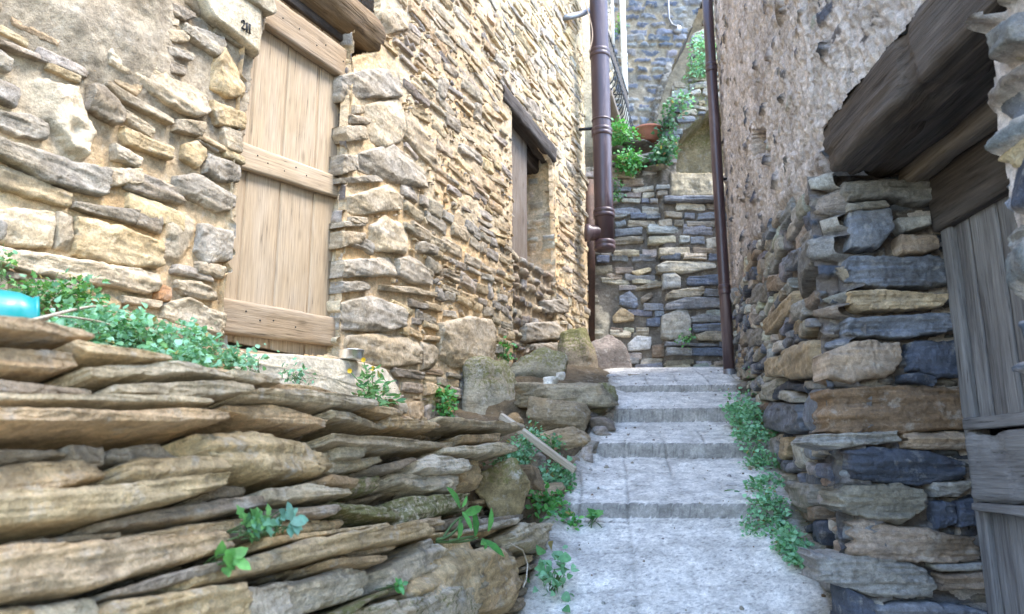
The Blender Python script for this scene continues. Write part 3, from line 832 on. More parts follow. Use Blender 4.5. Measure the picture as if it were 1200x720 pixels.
LH += hero(L, [
    (gW, [(90, 90), (150, 40), (230, 80), (250, 130), (220, 170), (110, 160)], dict(rise=.075, edge=.04)),
    (gB * 1.1, [(0, 195), (180, 185), (190, 250), (0, 255)], dict(rise=.065)),
    (gB * 1.1, [(195, 190), (240, 180), (320, 240), (330, 280), (250, 280), (195, 250)], dict(rise=.065)),
    (gB * 1.1, [(0, 345), (110, 320), (210, 360), (230, 430), (150, 445), (0, 440)], dict(rise=.08, edge=.04)),
    (gT * 1.05, [(30, 460), (150, 450), (270, 480), (275, 560), (150, 570), (0, 540)], dict(rise=.06)),
    (gT, [(280, 480), (330, 490), (340, 570), (280, 580)]), (gD, [(165, 570), (290, 590), (280, 615), (190, 605)]),
    (gB, [(0, 60), (80, 50), (80, 75), (0, 80)]), (gT, [(25, 40), (85, 45), (85, 70), (25, 70)]),
    (gB, [(0, 270), (90, 270), (95, 300), (0, 310)]), (gT, [(100, 100), (90, 95), (60, 140), (0, 150), (0, 95)]),
    (gT, [(240, 50), (300, 90), (310, 140), (260, 110)]), (gB, [(290, 130), (340, 150), (330, 180), (290, 160)]),
    (gT, [(360, 110), (420, 150), (420, 190), (350, 150)]), (gT, [(390, 60), (450, 90), (440, 130), (390, 105)]),
    (gD, [(235, 330), (300, 350), (300, 370), (240, 360)]), (gT, [(130, 280), (240, 290), (330, 310), (330, 325), (140, 300)]),
    (gT * .9, [(340, 420), (440, 395), (520, 405), (545, 480), (520, 560), (400, 575), (340, 540)], dict(rise=.13, edge=.09, amp=.03)),
    (gB, [(700, 340), (790, 330), (800, 380), (720, 380)]), (gB * .8, [(640, 420), (760, 410), (770, 470), (650, 480)], dict(rise=.08)),
    (gB * .8, [(650, 490), (770, 485), (770, 525), (680, 520)], dict(rise=.08)),
], 400, 240, 3.)

door_hole = L.poly([(258, 406), (266, 345), (275, 280), (284, 200), (300, 66), (316, 20), (318, -90), (446, -20), (447, 60), (412, 68), (409, 95), (405, 250), (399, 416), (330, 418)])
win_hole = L.poly([(600, 120), (648, 192), (651, 300), (654, 405), (640, 470), (603, 470)])
END = 5.89
LA = np.concatenate([np.arange(-2.2, 1.3, .0088), np.arange(1.3, END, .0125)])
LB = np.concatenate([np.arange(-.35, 3.4, .0105), np.arange(3.4, 6.05, .015)])

def fill(zones, heroes, holes, r, cols, rise, skip=.1, strata=.6, edge=(.012, .03), amp=.013):
    hs = list(heroes)
    lo = np.array([h['poly'].min(0) for h in heroes]).reshape(-1, 2) - .05
    hi = np.array([h['poly'].max(0) for h in heroes]).reshape(-1, 2) + .05
    out = []
    for z in zones:
        for q in z:
            if r.uniform() < skip: continue
            c = q.mean(0); x, y = np.array([c[0]]), np.array([c[1]])
            near = np.nonzero(((c > lo) & (c < hi)).all(1))[0]
            if any(poly_sdf(x, y, heroes[k]['poly'])[0] < .02 for k in near): continue
            if any(poly_sdf(x, y, h)[0] < -.04 for h in holes): continue
            out.append(dict(poly=q, col=pal(r, cols), rise=r.uniform(*rise), edge=r.uniform(*edge), amp=amp * r.uniform(.7, 1.6), strata=strata * r.uniform(.4, 1.3),
                            tilt=(r.normal(0, .12), r.normal(0, .18))))
    return out + hs

r = np.random.default_rng(4)
LF = fill([coursed(-2.2, .2, -.3, 3.4, (.05, .15), (.10, .38), .008, .25, 2, .06, .03)], LH, [door_hole], r, WARM, (.02, .05), .01)
LF = fill([coursed(1.15, 3.0, -.3, 1.9, (.05, .15), (.09, .34), .008, .28, 5, .07, .03)], LF, [door_hole], r, WARM, (.015, .05), .02)
LF = fill([coursed(1.2, 3.2, 1.9, 6.05, (.05, .12), (.16, .55), .006, .26, 6, .09, .04)], LF, [door_hole], r, WARMF, (-.002, .038), .03)
LF = fill([coursed(3.0, END, -.3, 1.9, (.05, .13), (.08, .30), .008, .28, 7, .07, .03)], LF, [win_hole], r, WARM, (.012, .045), .02)
LF = fill([coursed(3.2, END, 1.9, 6.05, (.05, .12), (.18, .62), .006, .26, 8, .09, .04)], LF, [win_hole], r, WARMF, (-.002, .040), .03)
LF = fill([coursed(-2.2, .2, 3.4, 6.05, (.06, .14), (.1, .3), .014, .3, 9)], LF, [], r, WARM, (.01, .05), .2)
# chips and snecks bedded in the mortar
LF = fill([coursed(1.3, END, .3, 6.05, (.03, .05), (.035, .10), .012, .5, 12, .5, .02)], LF, [win_hole, door_hole], r, WARMF, (.010, .03), .55, edge=(.008, .014))

ochre, buff, grey_m = srgb(214, 182, 138), srgb(208, 190, 160), srgb(160, 150, 133)
def l_mortar(a, b, c):
    # the left end is buttered over with greyer lime
    k = np.clip((.45 - a) / .5, 0, 1) * np.clip((b - 1.0) / .5, 0, 1)
    k = np.clip(k + .5 * fbm(pts3(a * 2.2, b * 2.2, a * 0), 3, 77), 0, 1)[..., None] * .9
    c = c * (1 - k) + grey_m * k
    low = np.clip((.9 - b) / .8, 0, 1)[..., None] * .35
    return c * (1 - low) + srgb(176, 152, 120) * low
def l_base(a, b):
    k = np.clip((-.35 - a) / .25, 0, 1) * np.clip((b - 1.45) / .25, 0, 1)     # a patch of thick render near the corner
    h = -.016 + .009 * np.clip((a - 1.6) / .8, 0, 1) * np.clip((b - 1.2) / .8, 0, 1) + k * (.062 + .02 * fbm(pts3(a * 6, b * 6, a * 0), 3, 5))
    s = np.clip((a - 1.3) / .4, 0, 1)
    return h + s * (.007 * fbm(pts3(a * 22, b * 30, a * 0), 4, 91, .65) + .012 * fbm(pts3(a * 3, b * 3, a * 0 + 4), 2, 93))
for st in LF:
    st['rise'] *= .70; st['edge'] *= .6; st['col'] = np.clip((.62 * st['col'] + .38 * srgb(182, 166, 142)) * rng.uniform(.86, 1.14), .02, .75)
plaster = [st for st in LF if st.get('strata', 1) <= .1 and st.get('hero')]
stone_face('stonework', L, [st for st in LF if st['poly'][:, 0].mean() < END - .05 and not (st.get('strata', 1) <= .1 and st.get('hero'))], M_HOUSE, house, [door_hole, win_hole], .55, .004, .4)
V, Fq, col, ms = heightfield(L, LA, LB, plaster, [ochre, buff], 0., .010, .005, .013, 3, None, [(door_hole, .05), (win_hole, .05)], None, l_base, l_mortar)
mesh_obj('wall', V, Fq, M_HOUSE, house, col=col, moss=ms)

def jamb(name, plane, w, b0, b1, cols, mort, mat, parent, seed, hr=(.08, .2), rise=(.01, .04), stones=None, n0=0.):
    rr = np.random.default_rng(seed)
    S = [dict(poly=q, col=pal(rr, cols), rise=rr.uniform(*rise), edge=.02, amp=.012, strata=.12) for q in coursed(-.02, w + .05, b0, b1, hr, (.12, .34), .014, .3, seed)] if stones is None else stones
    V, Fq, col, ms = heightfield(plane, np.arange(n0, w + .01, .010), np.arange(b0, b1, .010), S, mort, 0., .012, .004, .014, seed)
    return mesh_obj(name, V, Fq, mat, parent, col=col, moss=ms)

# far jamb of the door: faces down the lane
aR = L.hit(405, 250)[0]
JD = Plane(L.P(aR + .008, 0, 0.0), -L.N, (0, 0, 1), -L.A)
jamb('door_jamb', JD, .24, .45, 3.0, [gB * 1.1, gT, gW, gD], [ochre * .9, buff], M_HOUSE, house, 21)
aL = L.hit(266, 300)[0]
JN = Plane(L.P(aL - .012, 0, 0.02), -L.N, (0, 0, 1), L.A)
jamb('door_jamb', JN, .24, .45, 3.0, [gB, gT, gW], [ochre * .9, buff], M_HOUSE, house, 22)
aW = L.hit(651, 300)[0]
JW = Plane(L.P(aW + .006, 0, 0.0), -L.N, (0, 0, 1), -L.A)
jamb('window_jamb', JW, .46, .25, 3.7, [buff * .9, gT * 1.05, gB * 1.1, gT * .9], [ochre, buff], M_HOUSE, house, 23, (.07, .2), (-.01, .035))
# blocked back of the window opening
WB = L.off(-.40)
rr = np.random.default_rng(5)
S = [dict(poly=q, col=pal(rr, [gD * 1.1, gB, gT]), rise=rr.uniform(.02, .06), edge=.02, amp=.014, strata=.7) for q in coursed(2.9, 5.2, .2, 2.05, (.07, .14), (.1, .3), .012, .3, 31)]
wl = WB.hit(612, 325)[1]
V, Fq, col, ms = heightfield(WB, np.arange(3.0, 5.1, .014), np.arange(.1, 3.9, .014), S, [srgb(168, 148, 118), srgb(140, 124, 104)], 0., .015, .005, .015, 32, None, None, lambda a, b: .345 * np.clip((wl - b) / .04, 0, 1))
mesh_obj('window_blocking', V, Fq, M_HOUSE, house, col=col, moss=ms)
# unseen house mass, added to keep light from leaking; end wall round the corner
def box(name, plane, a0, a1, b0, b1, n0, n1, mat, parent, col):
    v = np.array([plane.P(a, b, n) for a in (a0, a1) for b in (b0, b1) for n in (n0, n1)])
    f = np.array([[0, 1, 3, 2], [4, 6, 7, 5], [0, 4, 5, 1], [2, 3, 7, 6], [0, 2, 6, 4], [1, 5, 7, 3]])
    return mesh_obj(name, v, f, mat, parent, col=np.tile(np.r_[col, .1], (8, 1)), moss=np.zeros(8), smooth=False)
box('unseen_mass', L, -3.0, END - .05, -2.2, 6.0, -3.2, -.55, M_HOUSE, house, buff)
box('unseen_mass', L, -3.0, -2.15, -2.2, 6.0, -.56, -.02, M_HOUSE, house, buff)
EW = Plane(L.P(END - .02, 0, 0.0), -L.N, (0, 0, 1), L.A)
jamb('end_wall', EW, .9, .6, 6.0, WARM, [ochre, buff], M_HOUSE, house, 24)

# the door: planks, rails
dz0, dz1 = .56, 2.62
door = empty('door', Ld.P(.5, .56, 0)); door.parent = house; door.location = np.array(Ld.P(.5, .56, 0)) - np.array(house.location)
class Sub:            # a part's own parts keep world coordinates through this
    pass
def to_sub(o, part):
    w = np.array(part.parent.location) + np.array(part.location)
    o.parent = part
    o.matrix_basis = Matrix.Translation(-Vector(w)) @ o.matrix_basis
    return o
edges = [Ld.hit(u, 300)[0] for u in (392.5, 365, 325, 283)]
wd = edges[1] - edges[2]
edges += [edges[-1] - .27, edges[-1] - .55]
for i in range(len(edges) - 1):
    a1, a0 = edges[i], edges[i + 1]
    g = .0015
    o = timber('plank', Ld.P((a0 + a1) / 2, dz0 + .02, -.02), Ld.P((a0 + a1) / 2 - .01, dz1 + .1, -.02), L.N, (a1 - a0) - g, .035, M_DOOR, None, 40 + i, .0022, .08, nl=30)
    to_sub(o, door)
for i, (pl, pr, hgt, th) in enumerate([((295, 5), (400, 78), None, .05), ((282, 184), (398.5, 222.5), None, .034), ((258, 371), (394, 391), None, .05)]):
    A0, A1 = Ld.hit(*pl), Ld.hit(*pr)
    d = np.array(A1) - np.array(A0); d /= d[0]
    e0 = np.array(A0) - d * .35
    hh = (.20, .135, .17)[i]
    o = timber('rail', Ld.P(e0[0], e0[1], th / 2), Ld.P(A1[0] - .004, A1[1], th / 2), (0, 0, 1), th, hh, M_RAIL if i != 1 else M_DOOR, None, 60 + i, .003, .1, nl=40, chew=.01 if i != 1 else 0)
    to_sub(o, door)
o = timber('bottom_board', Ld.P(-.3, .50, .0), Ld.P(edges[0] - .02, .555, .0), (0, 0, 1), .04, .06, M_RAIL, None, 66, .004, .12, chew=.01)
to_sub(o, door)
# nail heads in the rails
for (pl, pr) in [((282, 184), (398.5, 222.5)), ((258, 371), (394, 391)), ((295, 5), (400, 78))]:
    A0, A1 = np.array(Ld.hit(*pl)), np.array(Ld.hit(*pr))
    for t in np.linspace(.12, .95, 9)[rr.uniform(size=9) < .7]:
        q = A0 + (A1 - A0) * t + rr.normal(0, .018, 2)
        n0 = .037 if pl[1] == 184 else .053
        v, f = tube([Ld.P(q[0], q[1], n0 - .01), Ld.P(q[0], q[1], n0)], .0042, 8); to_sub(mesh_obj('nail', v, f, M_BLACK, None, (0, 0, 0)), door)
o = timber('frame_board', Ld.P(-.5, 2.60, .0), Ld.P(edges[0] + .05, 2.72, .0), (0, 0, 1), .05, .14, M_BEAM, None, 68, .004)
to_sub(o, door)
# log over the door
p1 = L.hit(446, 34); p0 = L.hit(345, -25)
timber('lintel_log', L.P(-.9, 2.75, -.14), L.P(p1[0] - .005, 2.845, -.115), (0, 0, 1), .33, .31, M_LOG, house, 70, .012, 1.0, nl=60, chew=.03, log=True, nc=48)
# pale threshold slab under the door
v, f, c, m_ = slab(L.off(.10), L.poly([(225, 412), (330, 417), (400, 424), (448, 432), (463, 450), (462, 470), (420, 474), (330, 465), (225, 440)]), srgb(214, 204, 184), .5, .02, 0, (0, -.1), 3, .15, amp=.7)
mesh_obj('threshold_slab', v, f, M_HOUSE, house, col=c, moss=m_)
# painted number stone beside the door
num = L.off(.055)
v, f, c, m_ = slab(num, L.poly([(215, -30), (262, -30), (308, 24), (306, 44), (301, 66), (296, 66), (262, 38), (240, 22)]), srgb(206, 194, 170), .2, .004, 0, (0, 0), 8, .05, amp=.12)
ns = mesh_obj('number_stone', v, f, M_HOUSE, house, col=c, moss=m_)
v, f, c, m_ = slab(L.off(.07), L.poly([(250, -30), (306, -12), (313, 18), (309, 21), (285, 8), (262, -8)]), srgb(196, 184, 160), .2, .012, 0, (0, 0), 9, .3, amp=.6)
mesh_obj('ledge_stone', v, f, M_HOUSE, house, col=c, moss=m_)
nm = MB()
NP = L.off(.0640)
def stroke(pts, w):
    q = np.array([NP.hit(*p) for p in pts]); P = NP.P(q[:, 0], q[:, 1], np.zeros(len(q)))
    for i in range(len(P) - 1):
        d = P[i + 1] - P[i]; s = np.cross(NP.N, d); s = s / np.linalg.norm(s)
        w0, w1 = (w[i] * .5, w[i + 1] * .5) if hasattr(w, '__len__') else (w * .5, w * .5)
        V = []
        for P_, ww in ((P[i], w0), (P[i + 1], w1)):
            for sg, n in ((-1, -.02), (1, -.02), (1, .0015), (-1, .0015)): V.append(P_ + s * sg * ww / 2 + NP.N * n)
        nm.add(np.array(V), np.array([[0, 1, 5, 4], [1, 2, 6, 5], [2, 3, 7, 6], [3, 0, 4, 7], [0, 3, 2, 1], [4, 5, 6, 7]]))
def dig(pts): return [(260 + x / 6, y / 6) for x, y in pts]
stroke(dig([(143, 158), (142, 148), (149, 141), (158, 146), (163, 160), (160, 174), (150, 187), (143, 196)]), [.012, .007, .006, .009, .012, .010, .006, .005])
stroke(dig([(143, 193), (152, 200), (166, 210), (167, 200)]), [.006, .012, .008, .004])
for x, y in ((184, 0), (203, 9)):
    stroke(dig([(x - 3, 164 + y), (x - 5, 224 + y)]), .012)
    stroke(dig([(x - 8, 160 + y), (x + 3, 168 + y)]), .004)
    stroke(dig([(x - 10, 220 + y), (x + 1, 229 + y)]), .004)
o = nm.build('house_number', M_BLACK, None, (0, 0, 0), smooth=False); o.parent = ns
o.matrix_basis = Matrix.Translation(-(Vector(house.location) + Vector(ns.location)))
# window: two lintel timbers, a shutter and a post
def zz(u, v): return L.hit(u, v)
a0, z0 = zz(594, 119); a1, z1 = zz(650, 189)
zt0, zt1 = zz(594, 106)[1], zz(650, 183)[1]
timber('window_lintel', L.P(a0 - .1, z0 + .05, -.07), L.P(a1 + .02, z1 + .07, -.07), (0, 0, 1), .18, .19, M_BEAM, house, 72, .010, .2, nl=40, chew=.03)
timber('window_lintel', L.P(a0 - .05, z0 - .0, -.27), L.P(a1 + .02, z1 + .0, -.27), (0, 0, 1), .16, .24, M_BEAM, house, 73, .008, .2, nl=40, chew=.02)
WSP = L.off(-.14)
sa0, sa1 = WSP.hit(602, 300)[0], WSP.hit(616, 300)[0]
sb1, sb0 = WSP.hit(609, 185)[1], WSP.hit(609, 312)[1]
sh = timber('shutter', WSP.P((sa0 + sa1) / 2 - .1, sb0, 0), WSP.P((sa0 + sa1) / 2 - .1, sb1 + .3, 0), L.N, (sa1 - sa0) + .2, .045, M_SHUT, house, 74, .003, .1, nl=30)
# ------------------------------------------------------------------ the house on the right
house_r = empty('roughcast_house', RN.P(.3, -.9, -.4))
tag(house_r, 'roughcast stone house on the right with a dark timber lintel over its doorway', 'house')
dB, dK, dT, dG, dY, dW = srgb(98, 102, 110), srgb(56, 61, 72), srgb(122, 108, 94), srgb(114, 112, 108), srgb(148, 132, 108), srgb(150, 146, 136)

dB, dK, dT, dG, dY, dW = [q * 1.3 for q in (dB, dK, dT, dG, dY, dW)]
RWH = hero(RW, [
    (dY * .95, [(500, 520), (520, 470), (470, 480), (370, 510), (365, 600), (410, 610), (510, 600)], dict(rise=.09)),
    (dY * .9, [(310, 540), (360, 530), (362, 600), (310, 600)], dict(rise=.07)),
    (dG, [(380, 250), (480, 120), (520, 100), (530, 150), (480, 250), (410, 330)], dict(rise=.07)),
    (dY * 1.15, [(305, 400), (340, 370), (410, 300), (405, 370), (310, 460)], dict(rise=.06, amp=.006)),
    (dW, [(520, 110), (575, 90), (580, 150), (530, 200)], dict(rise=.07)),
    (dT * 1.2, [(470, 390), (585, 305), (590, 350), (500, 420)], dict(rise=.08)),
    (dG, [(410, 350), (450, 330), (465, 390), (420, 410)], dict(rise=.07)), (dT, [(460, 330), (500, 300), (510, 330), (470, 370)], dict(rise=.07)),
    (dG, [(240, 290), (300, 270), (305, 340), (245, 350)]), (dT, [(310, 250), (350, 245), (350, 300), (315, 305)]),
    (dB, [(350, 190), (430, 150), (440, 200), (380, 230)]), (dG, [(230, 440), (290, 430), (290, 490), (240, 500)]),
], 800, 240, 3.)
RWH += hero(RW, [
    (dB * 1.1, [(810, 170), (935, 150), (915, 440), (785, 440)], dict(rise=.07, amp=.006)),
    (dB, [(510, 250), (640, 260), (780, 265), (780, 440), (690, 470), (500, 420)], dict(rise=.09)),
    (dW, [(640, 170), (700, 175), (790, 240), (720, 255), (620, 220)], dict(rise=.09)),
    (dW, [(480, 130), (600, 60), (540, 240), (480, 190)], dict(rise=.07)),
    (dK, [(560, 160), (640, 100), (790, 130), (800, 180), (640, 160), (600, 230), (545, 230)], dict(rise=.05)),
    (dG, [(520, 510), (570, 500), (600, 680), (540, 680)], dict(rise=.07)), (dY, [(620, 500), (680, 490), (660, 640), (610, 660)], dict(rise=.07)),
    (dW, [(700, 530), (770, 510), (780, 700), (740, 710)], dict(rise=.07)),
    (dG, [(250, 110), (320, 110), (330, 170), (260, 170)]), (dW, [(250, 10), (330, 0), (330, 60), (255, 80)]),
    (dG, [(290, 230), (350, 220), (340, 280), (290, 290)]),
], 820, 430, 6.)
RWH += hero(RW, [
    (dW * .8, [(430, 30), (600, 50), (640, 170), (560, 250), (430, 130)], dict(rise=.09)),
    (dK * 1.2, [(640, 300), (710, 310), (690, 470), (620, 440)], dict(rise=.07)), (dT, [(600, 200), (660, 200), (650, 295), (600, 290)], dict(rise=.08)),
    (dW * .85, [(520, 400), (600, 480), (590, 600), (520, 520)], dict(rise=.07)), (dG, [(560, 560), (780, 560), (830, 780), (700, 800)], dict(rise=.08)),
    (dK, [(370, 40), (430, 60), (430, 150), (380, 140)], dict(rise=.06)),
], 860, 560, 6.)
slit = RW.poly([(884, 153), (896, 150), (897, 178), (884, 183)])
RWH += [dict(poly=slit, col=srgb(120, 104, 88), rise=-.16, base=-.16, edge=.01, amp=.004, strata=0, cut=True)]
def bnd(a): return 1.16 + .30 * np.clip(a / 2.2, 0, 1.3) + .12 * fbm(pts3(a * 2.5, a * 0 + 3, a * 0), 3, 15)
r = np.random.default_rng(9)
zone = [q for q in coursed(-.05, 4.5, -1.3, 1.9, (.035, .11), (.08, .34), .006, .28, 14, .10, .02) if q[:, 1].mean() < bnd(q[:, 0].mean()) + .05]
RF = fill([zone], RWH, [slit], r, [c * 1.5 for c in DARKS] + [dG * 1.35, dW * 1.1, dW * 1.1, dT * 1.2], (.02, .065), .03, .9)
for s in RF:
    if s['poly'][:, 1].mean() < 1.7 and not s.get('cut'): s['base'] = -.01
hi = [q for q in coursed(-.05, 4.5, 1.2, 5.0, (.05, .12), (.06, .2), .012, .4, 15, .2, .02)]
RF = fill([hi], RF, [slit], r, DARKS + [dW], (-.008, .028), .82, .8, (.006, .012))
RA = np.concatenate([np.arange(.012, 2.2, .0105), np.arange(2.2, 4.35, .016)])
RB = np.concatenate([np.arange(-1.25, 2.3, .0105), np.arange(2.3, 4.95, .016)])
cast1, cast2, cast3 = srgb(214, 204, 196), srgb(194, 184, 177), srgb(118, 114, 112)
def r_base(a, b):
    k = np.clip((b - bnd(a)) / .10, 0, 1)
    pit = fbm(pts3(a * 40, b * 40, a * 0), 3, 8, .7)
    return k * (.012 * pit + .010 * fbm(pts3(a * 75, b * 75, a * 0), 2, 9) + .012 * fbm(pts3(a * 14, b * 14, a * 0), 3, 10)) + (1 - k) * (-.03) + .012 * fbm(pts3(a * 1.5, b * 1.5, a * 0), 2, 19)
def r_mort(a, b, c):
    k = np.clip((b - bnd(a)) / .25 + .3, 0, 1)[..., None]
    g_ = fbm(pts3(a * 45, b * 45, a * 0), 2, 71)[..., None]
    c = c * (1 + .26 * g_) * (1 + .18 * fbm(pts3(a * 3, b * 1.2, a * 0), 3, 72)[..., None])
    return c * k + cast3 * (1 - k)
low = [st for st in RF if not st.get('cut') and st['poly'][:, 1].mean() < bnd(st['poly'][:, 0].mean()) + .05 and st['poly'][:, 0].min() > .015]
stone_face('stonework', RW, low, M_DARK, house_r, [], .7, .012, .6, .14, seed0=5000)
V, Fq, col, ms = heightfield(RW, RA, RB, [st for st in RF if not any(st is q for q in low)], [cast1, cast2], 0., .010, .004, .014, 16, None, None, lambda a, b: -.09 * np.clip((.06 - a) / .05, 0, 1) ** 1.4, r_base, r_mort, lambda V: .28 * np.clip((-.1 - V[..., 2]) / .8, 0, 1) * 0)
mesh_obj('wall', V, Fq, M_CAST, house_r, col=col, moss=ms)

# doorway stretch of the wall, with the opening cut out
NEAR = -1.15
beam_t = 1.355
hole = np.array([(NEAR, -1.4), (.03, -1.4), (.03, beam_t), (NEAR - .35, beam_t + .02), (NEAR - .35, 1.14), (NEAR, 1.14)])
r = np.random.default_rng(29)
nh = fill([coursed(-2.6, NEAR, -1.3, 1.3, (.08, .2), (.12, .35), .014, .3, 41)], [], [hole], r, DARKS + [dW, dG], (.03, .08), .02, .8)
nh = fill([coursed(-2.6, .05, 1.3, 5.0, (.05, .12), (.06, .22), .012, .4, 42, .25)], nh, [hole], r, DARKS + [dW, dW], (-.004, .034), .72, .8, (.006, .012))
NA, NB = np.arange(-2.6, .012, .010), np.concatenate([np.arange(-1.3, 2.6, .010), np.arange(2.6, 4.95, .016)])
def n_base(a, b):
    k = np.clip((b - 1.3) / .1, 0, 1)
    return k * (.012 * fbm(pts3(a * 40, b * 40, a * 0), 3, 8, .7) + .012 * fbm(pts3(a * 14, b * 14, a * 0), 3, 10) + .010 * fbm(pts3(a * 75, b * 75, a * 0), 2, 9)) + .012 * fbm(pts3(a * 2.5, b * 2.5, a * 0), 2, 19)
V, Fq, col, ms = heightfield(RN, NA, NB, nh, [cast1, cast2], 0., .010, .004, .014, 17, lambda a, b: poly_sdf(a, b, hole) > 0, None, None, n_base, lambda a, b, c: c * (1 + .35 * fbm(pts3(a * 45, b * 45, a * 0), 2, 71)[..., None]))
mesh_obj('wall', V, Fq, M_CAST, house_r, col=col, moss=ms)

# near jamb: big blurred stones beside the viewer
mb = MB()
for i, (c_, pts) in enumerate([
    (dW, [(1166, 20), (1215, -10), (1320, 0), (1320, 60), (1230, 80), (1178, 66)]), (dB, [(1168, 72), (1230, 84), (1330, 66), (1330, 150), (1215, 160), (1174, 130)]),
    (srgb(170, 156, 126), [(1170, 136), (1230, 150), (1330, 150), (1330, 205), (1225, 210), (1172, 190)]), (dB * 1.2, [(1172, 196), (1230, 212), (1330, 210), (1330, 262), (1230, 268), (1188, 252), (1176, 225)]),
    (dG, [(1187, 258), (1230, 268), (1330, 262), (1330, 330), (1225, 330), (1189, 296)]), (dB, [(1194, 305), (1230, 330), (1330, 330), (1330, 430), (1230, 420), (1206, 370)]),
    (dG, [(1212, 420), (1330, 430), (1330, 520), (1230, 520)]), (dB, [(1222, 520), (1330, 520), (1330, 700), (1245, 690)]),
    (dG, [(1168, -60), (1330, -60), (1330, -5), (1210, -14), (1160, 0)])]):
    v, f, c, m_ = schist(RN, RN.poly(pts), c_ * 1.05, .42, .03, .0, (0, 0), 300 + i, .6)
    mb.add(v, f, c, m_)
mb.build('near_jamb', M_DARK, house_r)

# far jamb: big schist blocks facing down the lane
V3 = lambda lst, sc, u0, v0: [(u0 + x / sc, v0 + y / sc) for x, y in lst]
RVS = [
    (dB * 1.15, V3([(580, 20), (725, 15), (735, 90), (690, 150), (590, 150)], 3, 800, 240)),
    (dG * 1.1, [(990, 241), (1036, 235), (1042, 243), (1030, 246), (992, 249)]),
    (dG, V3([(740, 45), (860, 40), (860, 80), (780, 95)], 3, 800, 240)),
    (dT * 1.05, V3([(765, 105), (880, 105), (905, 150), (850, 170), (760, 175)], 3, 800, 240)),
    (dB, V3([(585, 185), (870, 180), (940, 200), (940, 280), (800, 290), (560, 275)], 3, 800, 240)),
    (dY * .95, V3([(590, 305), (690, 297), (925, 320), (915, 355), (620, 370), (590, 350)], 3, 800, 240)),
    (dB, V3([(590, 395), (780, 385), (960, 375), (965, 430), (920, 455), (650, 468), (575, 450)], 3, 800, 240)),
    (dT * 1.12, V3([(510, 520), (600, 475), (760, 480), (790, 530), (740, 600), (600, 625), (510, 600)], 3, 800, 240)),
    (dK * 1.35, V3([(800, 475), (970, 480), (985, 600), (900, 610), (800, 570)], 3, 800, 240)),
    (dK * 1.1, V3([(760, 600), (820, 590), (900, 610), (880, 640), (780, 625)], 3, 800, 240)),
    (srgb(112, 92, 72), V3([(515, 650), (600, 640), (990, 640), (1000, 790), (600, 800), (525, 795)], 3, 800, 240)),
    (dG, V3([(690, 60), (900, 50), (920, 75), (760, 92), (690, 82)], 2, 600, 480)),
    (dT, V3([(920, 50), (1080, 55), (1085, 92), (920, 92)], 2, 600, 480)),
    (dK, V3([(780, 100), (850, 88), (980, 94), (1080, 130), (1075, 160), (960, 180), (800, 160)], 2, 600, 480)),
    (srgb(112, 108, 98), V3([(735, 190), (900, 170), (980, 190), (960, 240), (900, 270), (800, 240), (735, 215)], 2, 600, 480)),
    (dT * .95, V3([(795, 270), (830, 260), (1080, 300), (1105, 350), (980, 362), (805, 340)], 2, 600, 480)),
    (dG * .9, V3([(712, 334), (860, 350), (970, 370), (1000, 440), (850, 440), (720, 400)], 2, 600, 480)),
    (dT, V3([(1000, 385), (1115, 382), (1120, 420), (1010, 424)], 2, 600, 480)),
    (dK * 1.2, V3([(990, 215), (1040, 220), (1042, 270), (1000, 280)], 2, 600, 480)),
    (dK, V3([(1045, 215), (1105, 200), (1110, 270), (1045, 275)], 2, 600, 480)),
    (dB, V3([(845, 452), (1050, 455), (1130, 480), (1130, 560), (830, 560)], 2, 600, 480)),
    (dG, V3([(980, 172), (1085, 165), (1050, 205), (990, 205)], 2, 600, 480)),
    (dG, V3([(970, 365), (1100, 357), (1100, 378), (1000, 380)], 2, 600, 480)),
    (dK * 1.2, V3([(785, 415), (850, 446), (840, 560), (800, 540)], 2, 600, 480)),
]
mb = MB()
for i, (c_, pts) in enumerate(RVS):
    v, f, c, m_ = schist(RV, RV.poly(pts), np.clip(c_ * 1.35, 0, .5), .20, .03, .012, (rng.normal(0, .06), rng.normal(0, .08)), 200 + i, 1.0)
    mb.add(v, f, c, m_)
S = [dict(poly=q, col=pal(rng, DARKS), rise=rng.uniform(.01, .035), edge=.015, amp=.012, strata=.9) for q in coursed(-.03, .56, -1.2, 1.2, (.03, .07), (.06, .18), .008, .3, 55)]
V, Fq, col, ms = heightfield(RV, np.arange(-.035, .52, .009), np.arange(-1.2, 1.2, .009), S, [srgb(112, 102, 94), srgb(86, 82, 80)], -.075, .012, .004, .012, 56)
mb.add(V, Fq, col, ms)
mb.build('door_jamb', M_DARK, house_r)
box('unseen_mass', RN, -3.0, NEAR - .02, -2.6, 4.9, -2.6, -.06, M_CAST, house_r, cast2)  # unseen masses behind the walls, added to stop light leaking through
box('unseen_mass', RW, .14, 4.30, -1.6, 4.9, -2.6, -.22, M_CAST, house_r, cast2)
box('unseen_mass', RW, 4.25, 6.4, -1.6, 3.4, -2.6, -.34, M_CAST, house_r, cast2)  # unseen block added past the corner to keep sun off the landing
box('unseen_mass', RN, NEAR - .05, .1, -2.6, 4.9, -2.6, -.56, M_CAST, house_r, cast3)
box('unseen_mass', RN, NEAR - .05, .1, 1.42, 4.9, -.57, -.05, M_CAST, house_r, cast3)
RE = Plane(RW.P(4.335, 0, 0), -RW.N, (0, 0, 1), RW.A)
jamb('end_wall', RE, 1.2, .3, 4.9, DARKS, [cast1, cast2], M_CAST, house_r, 61)

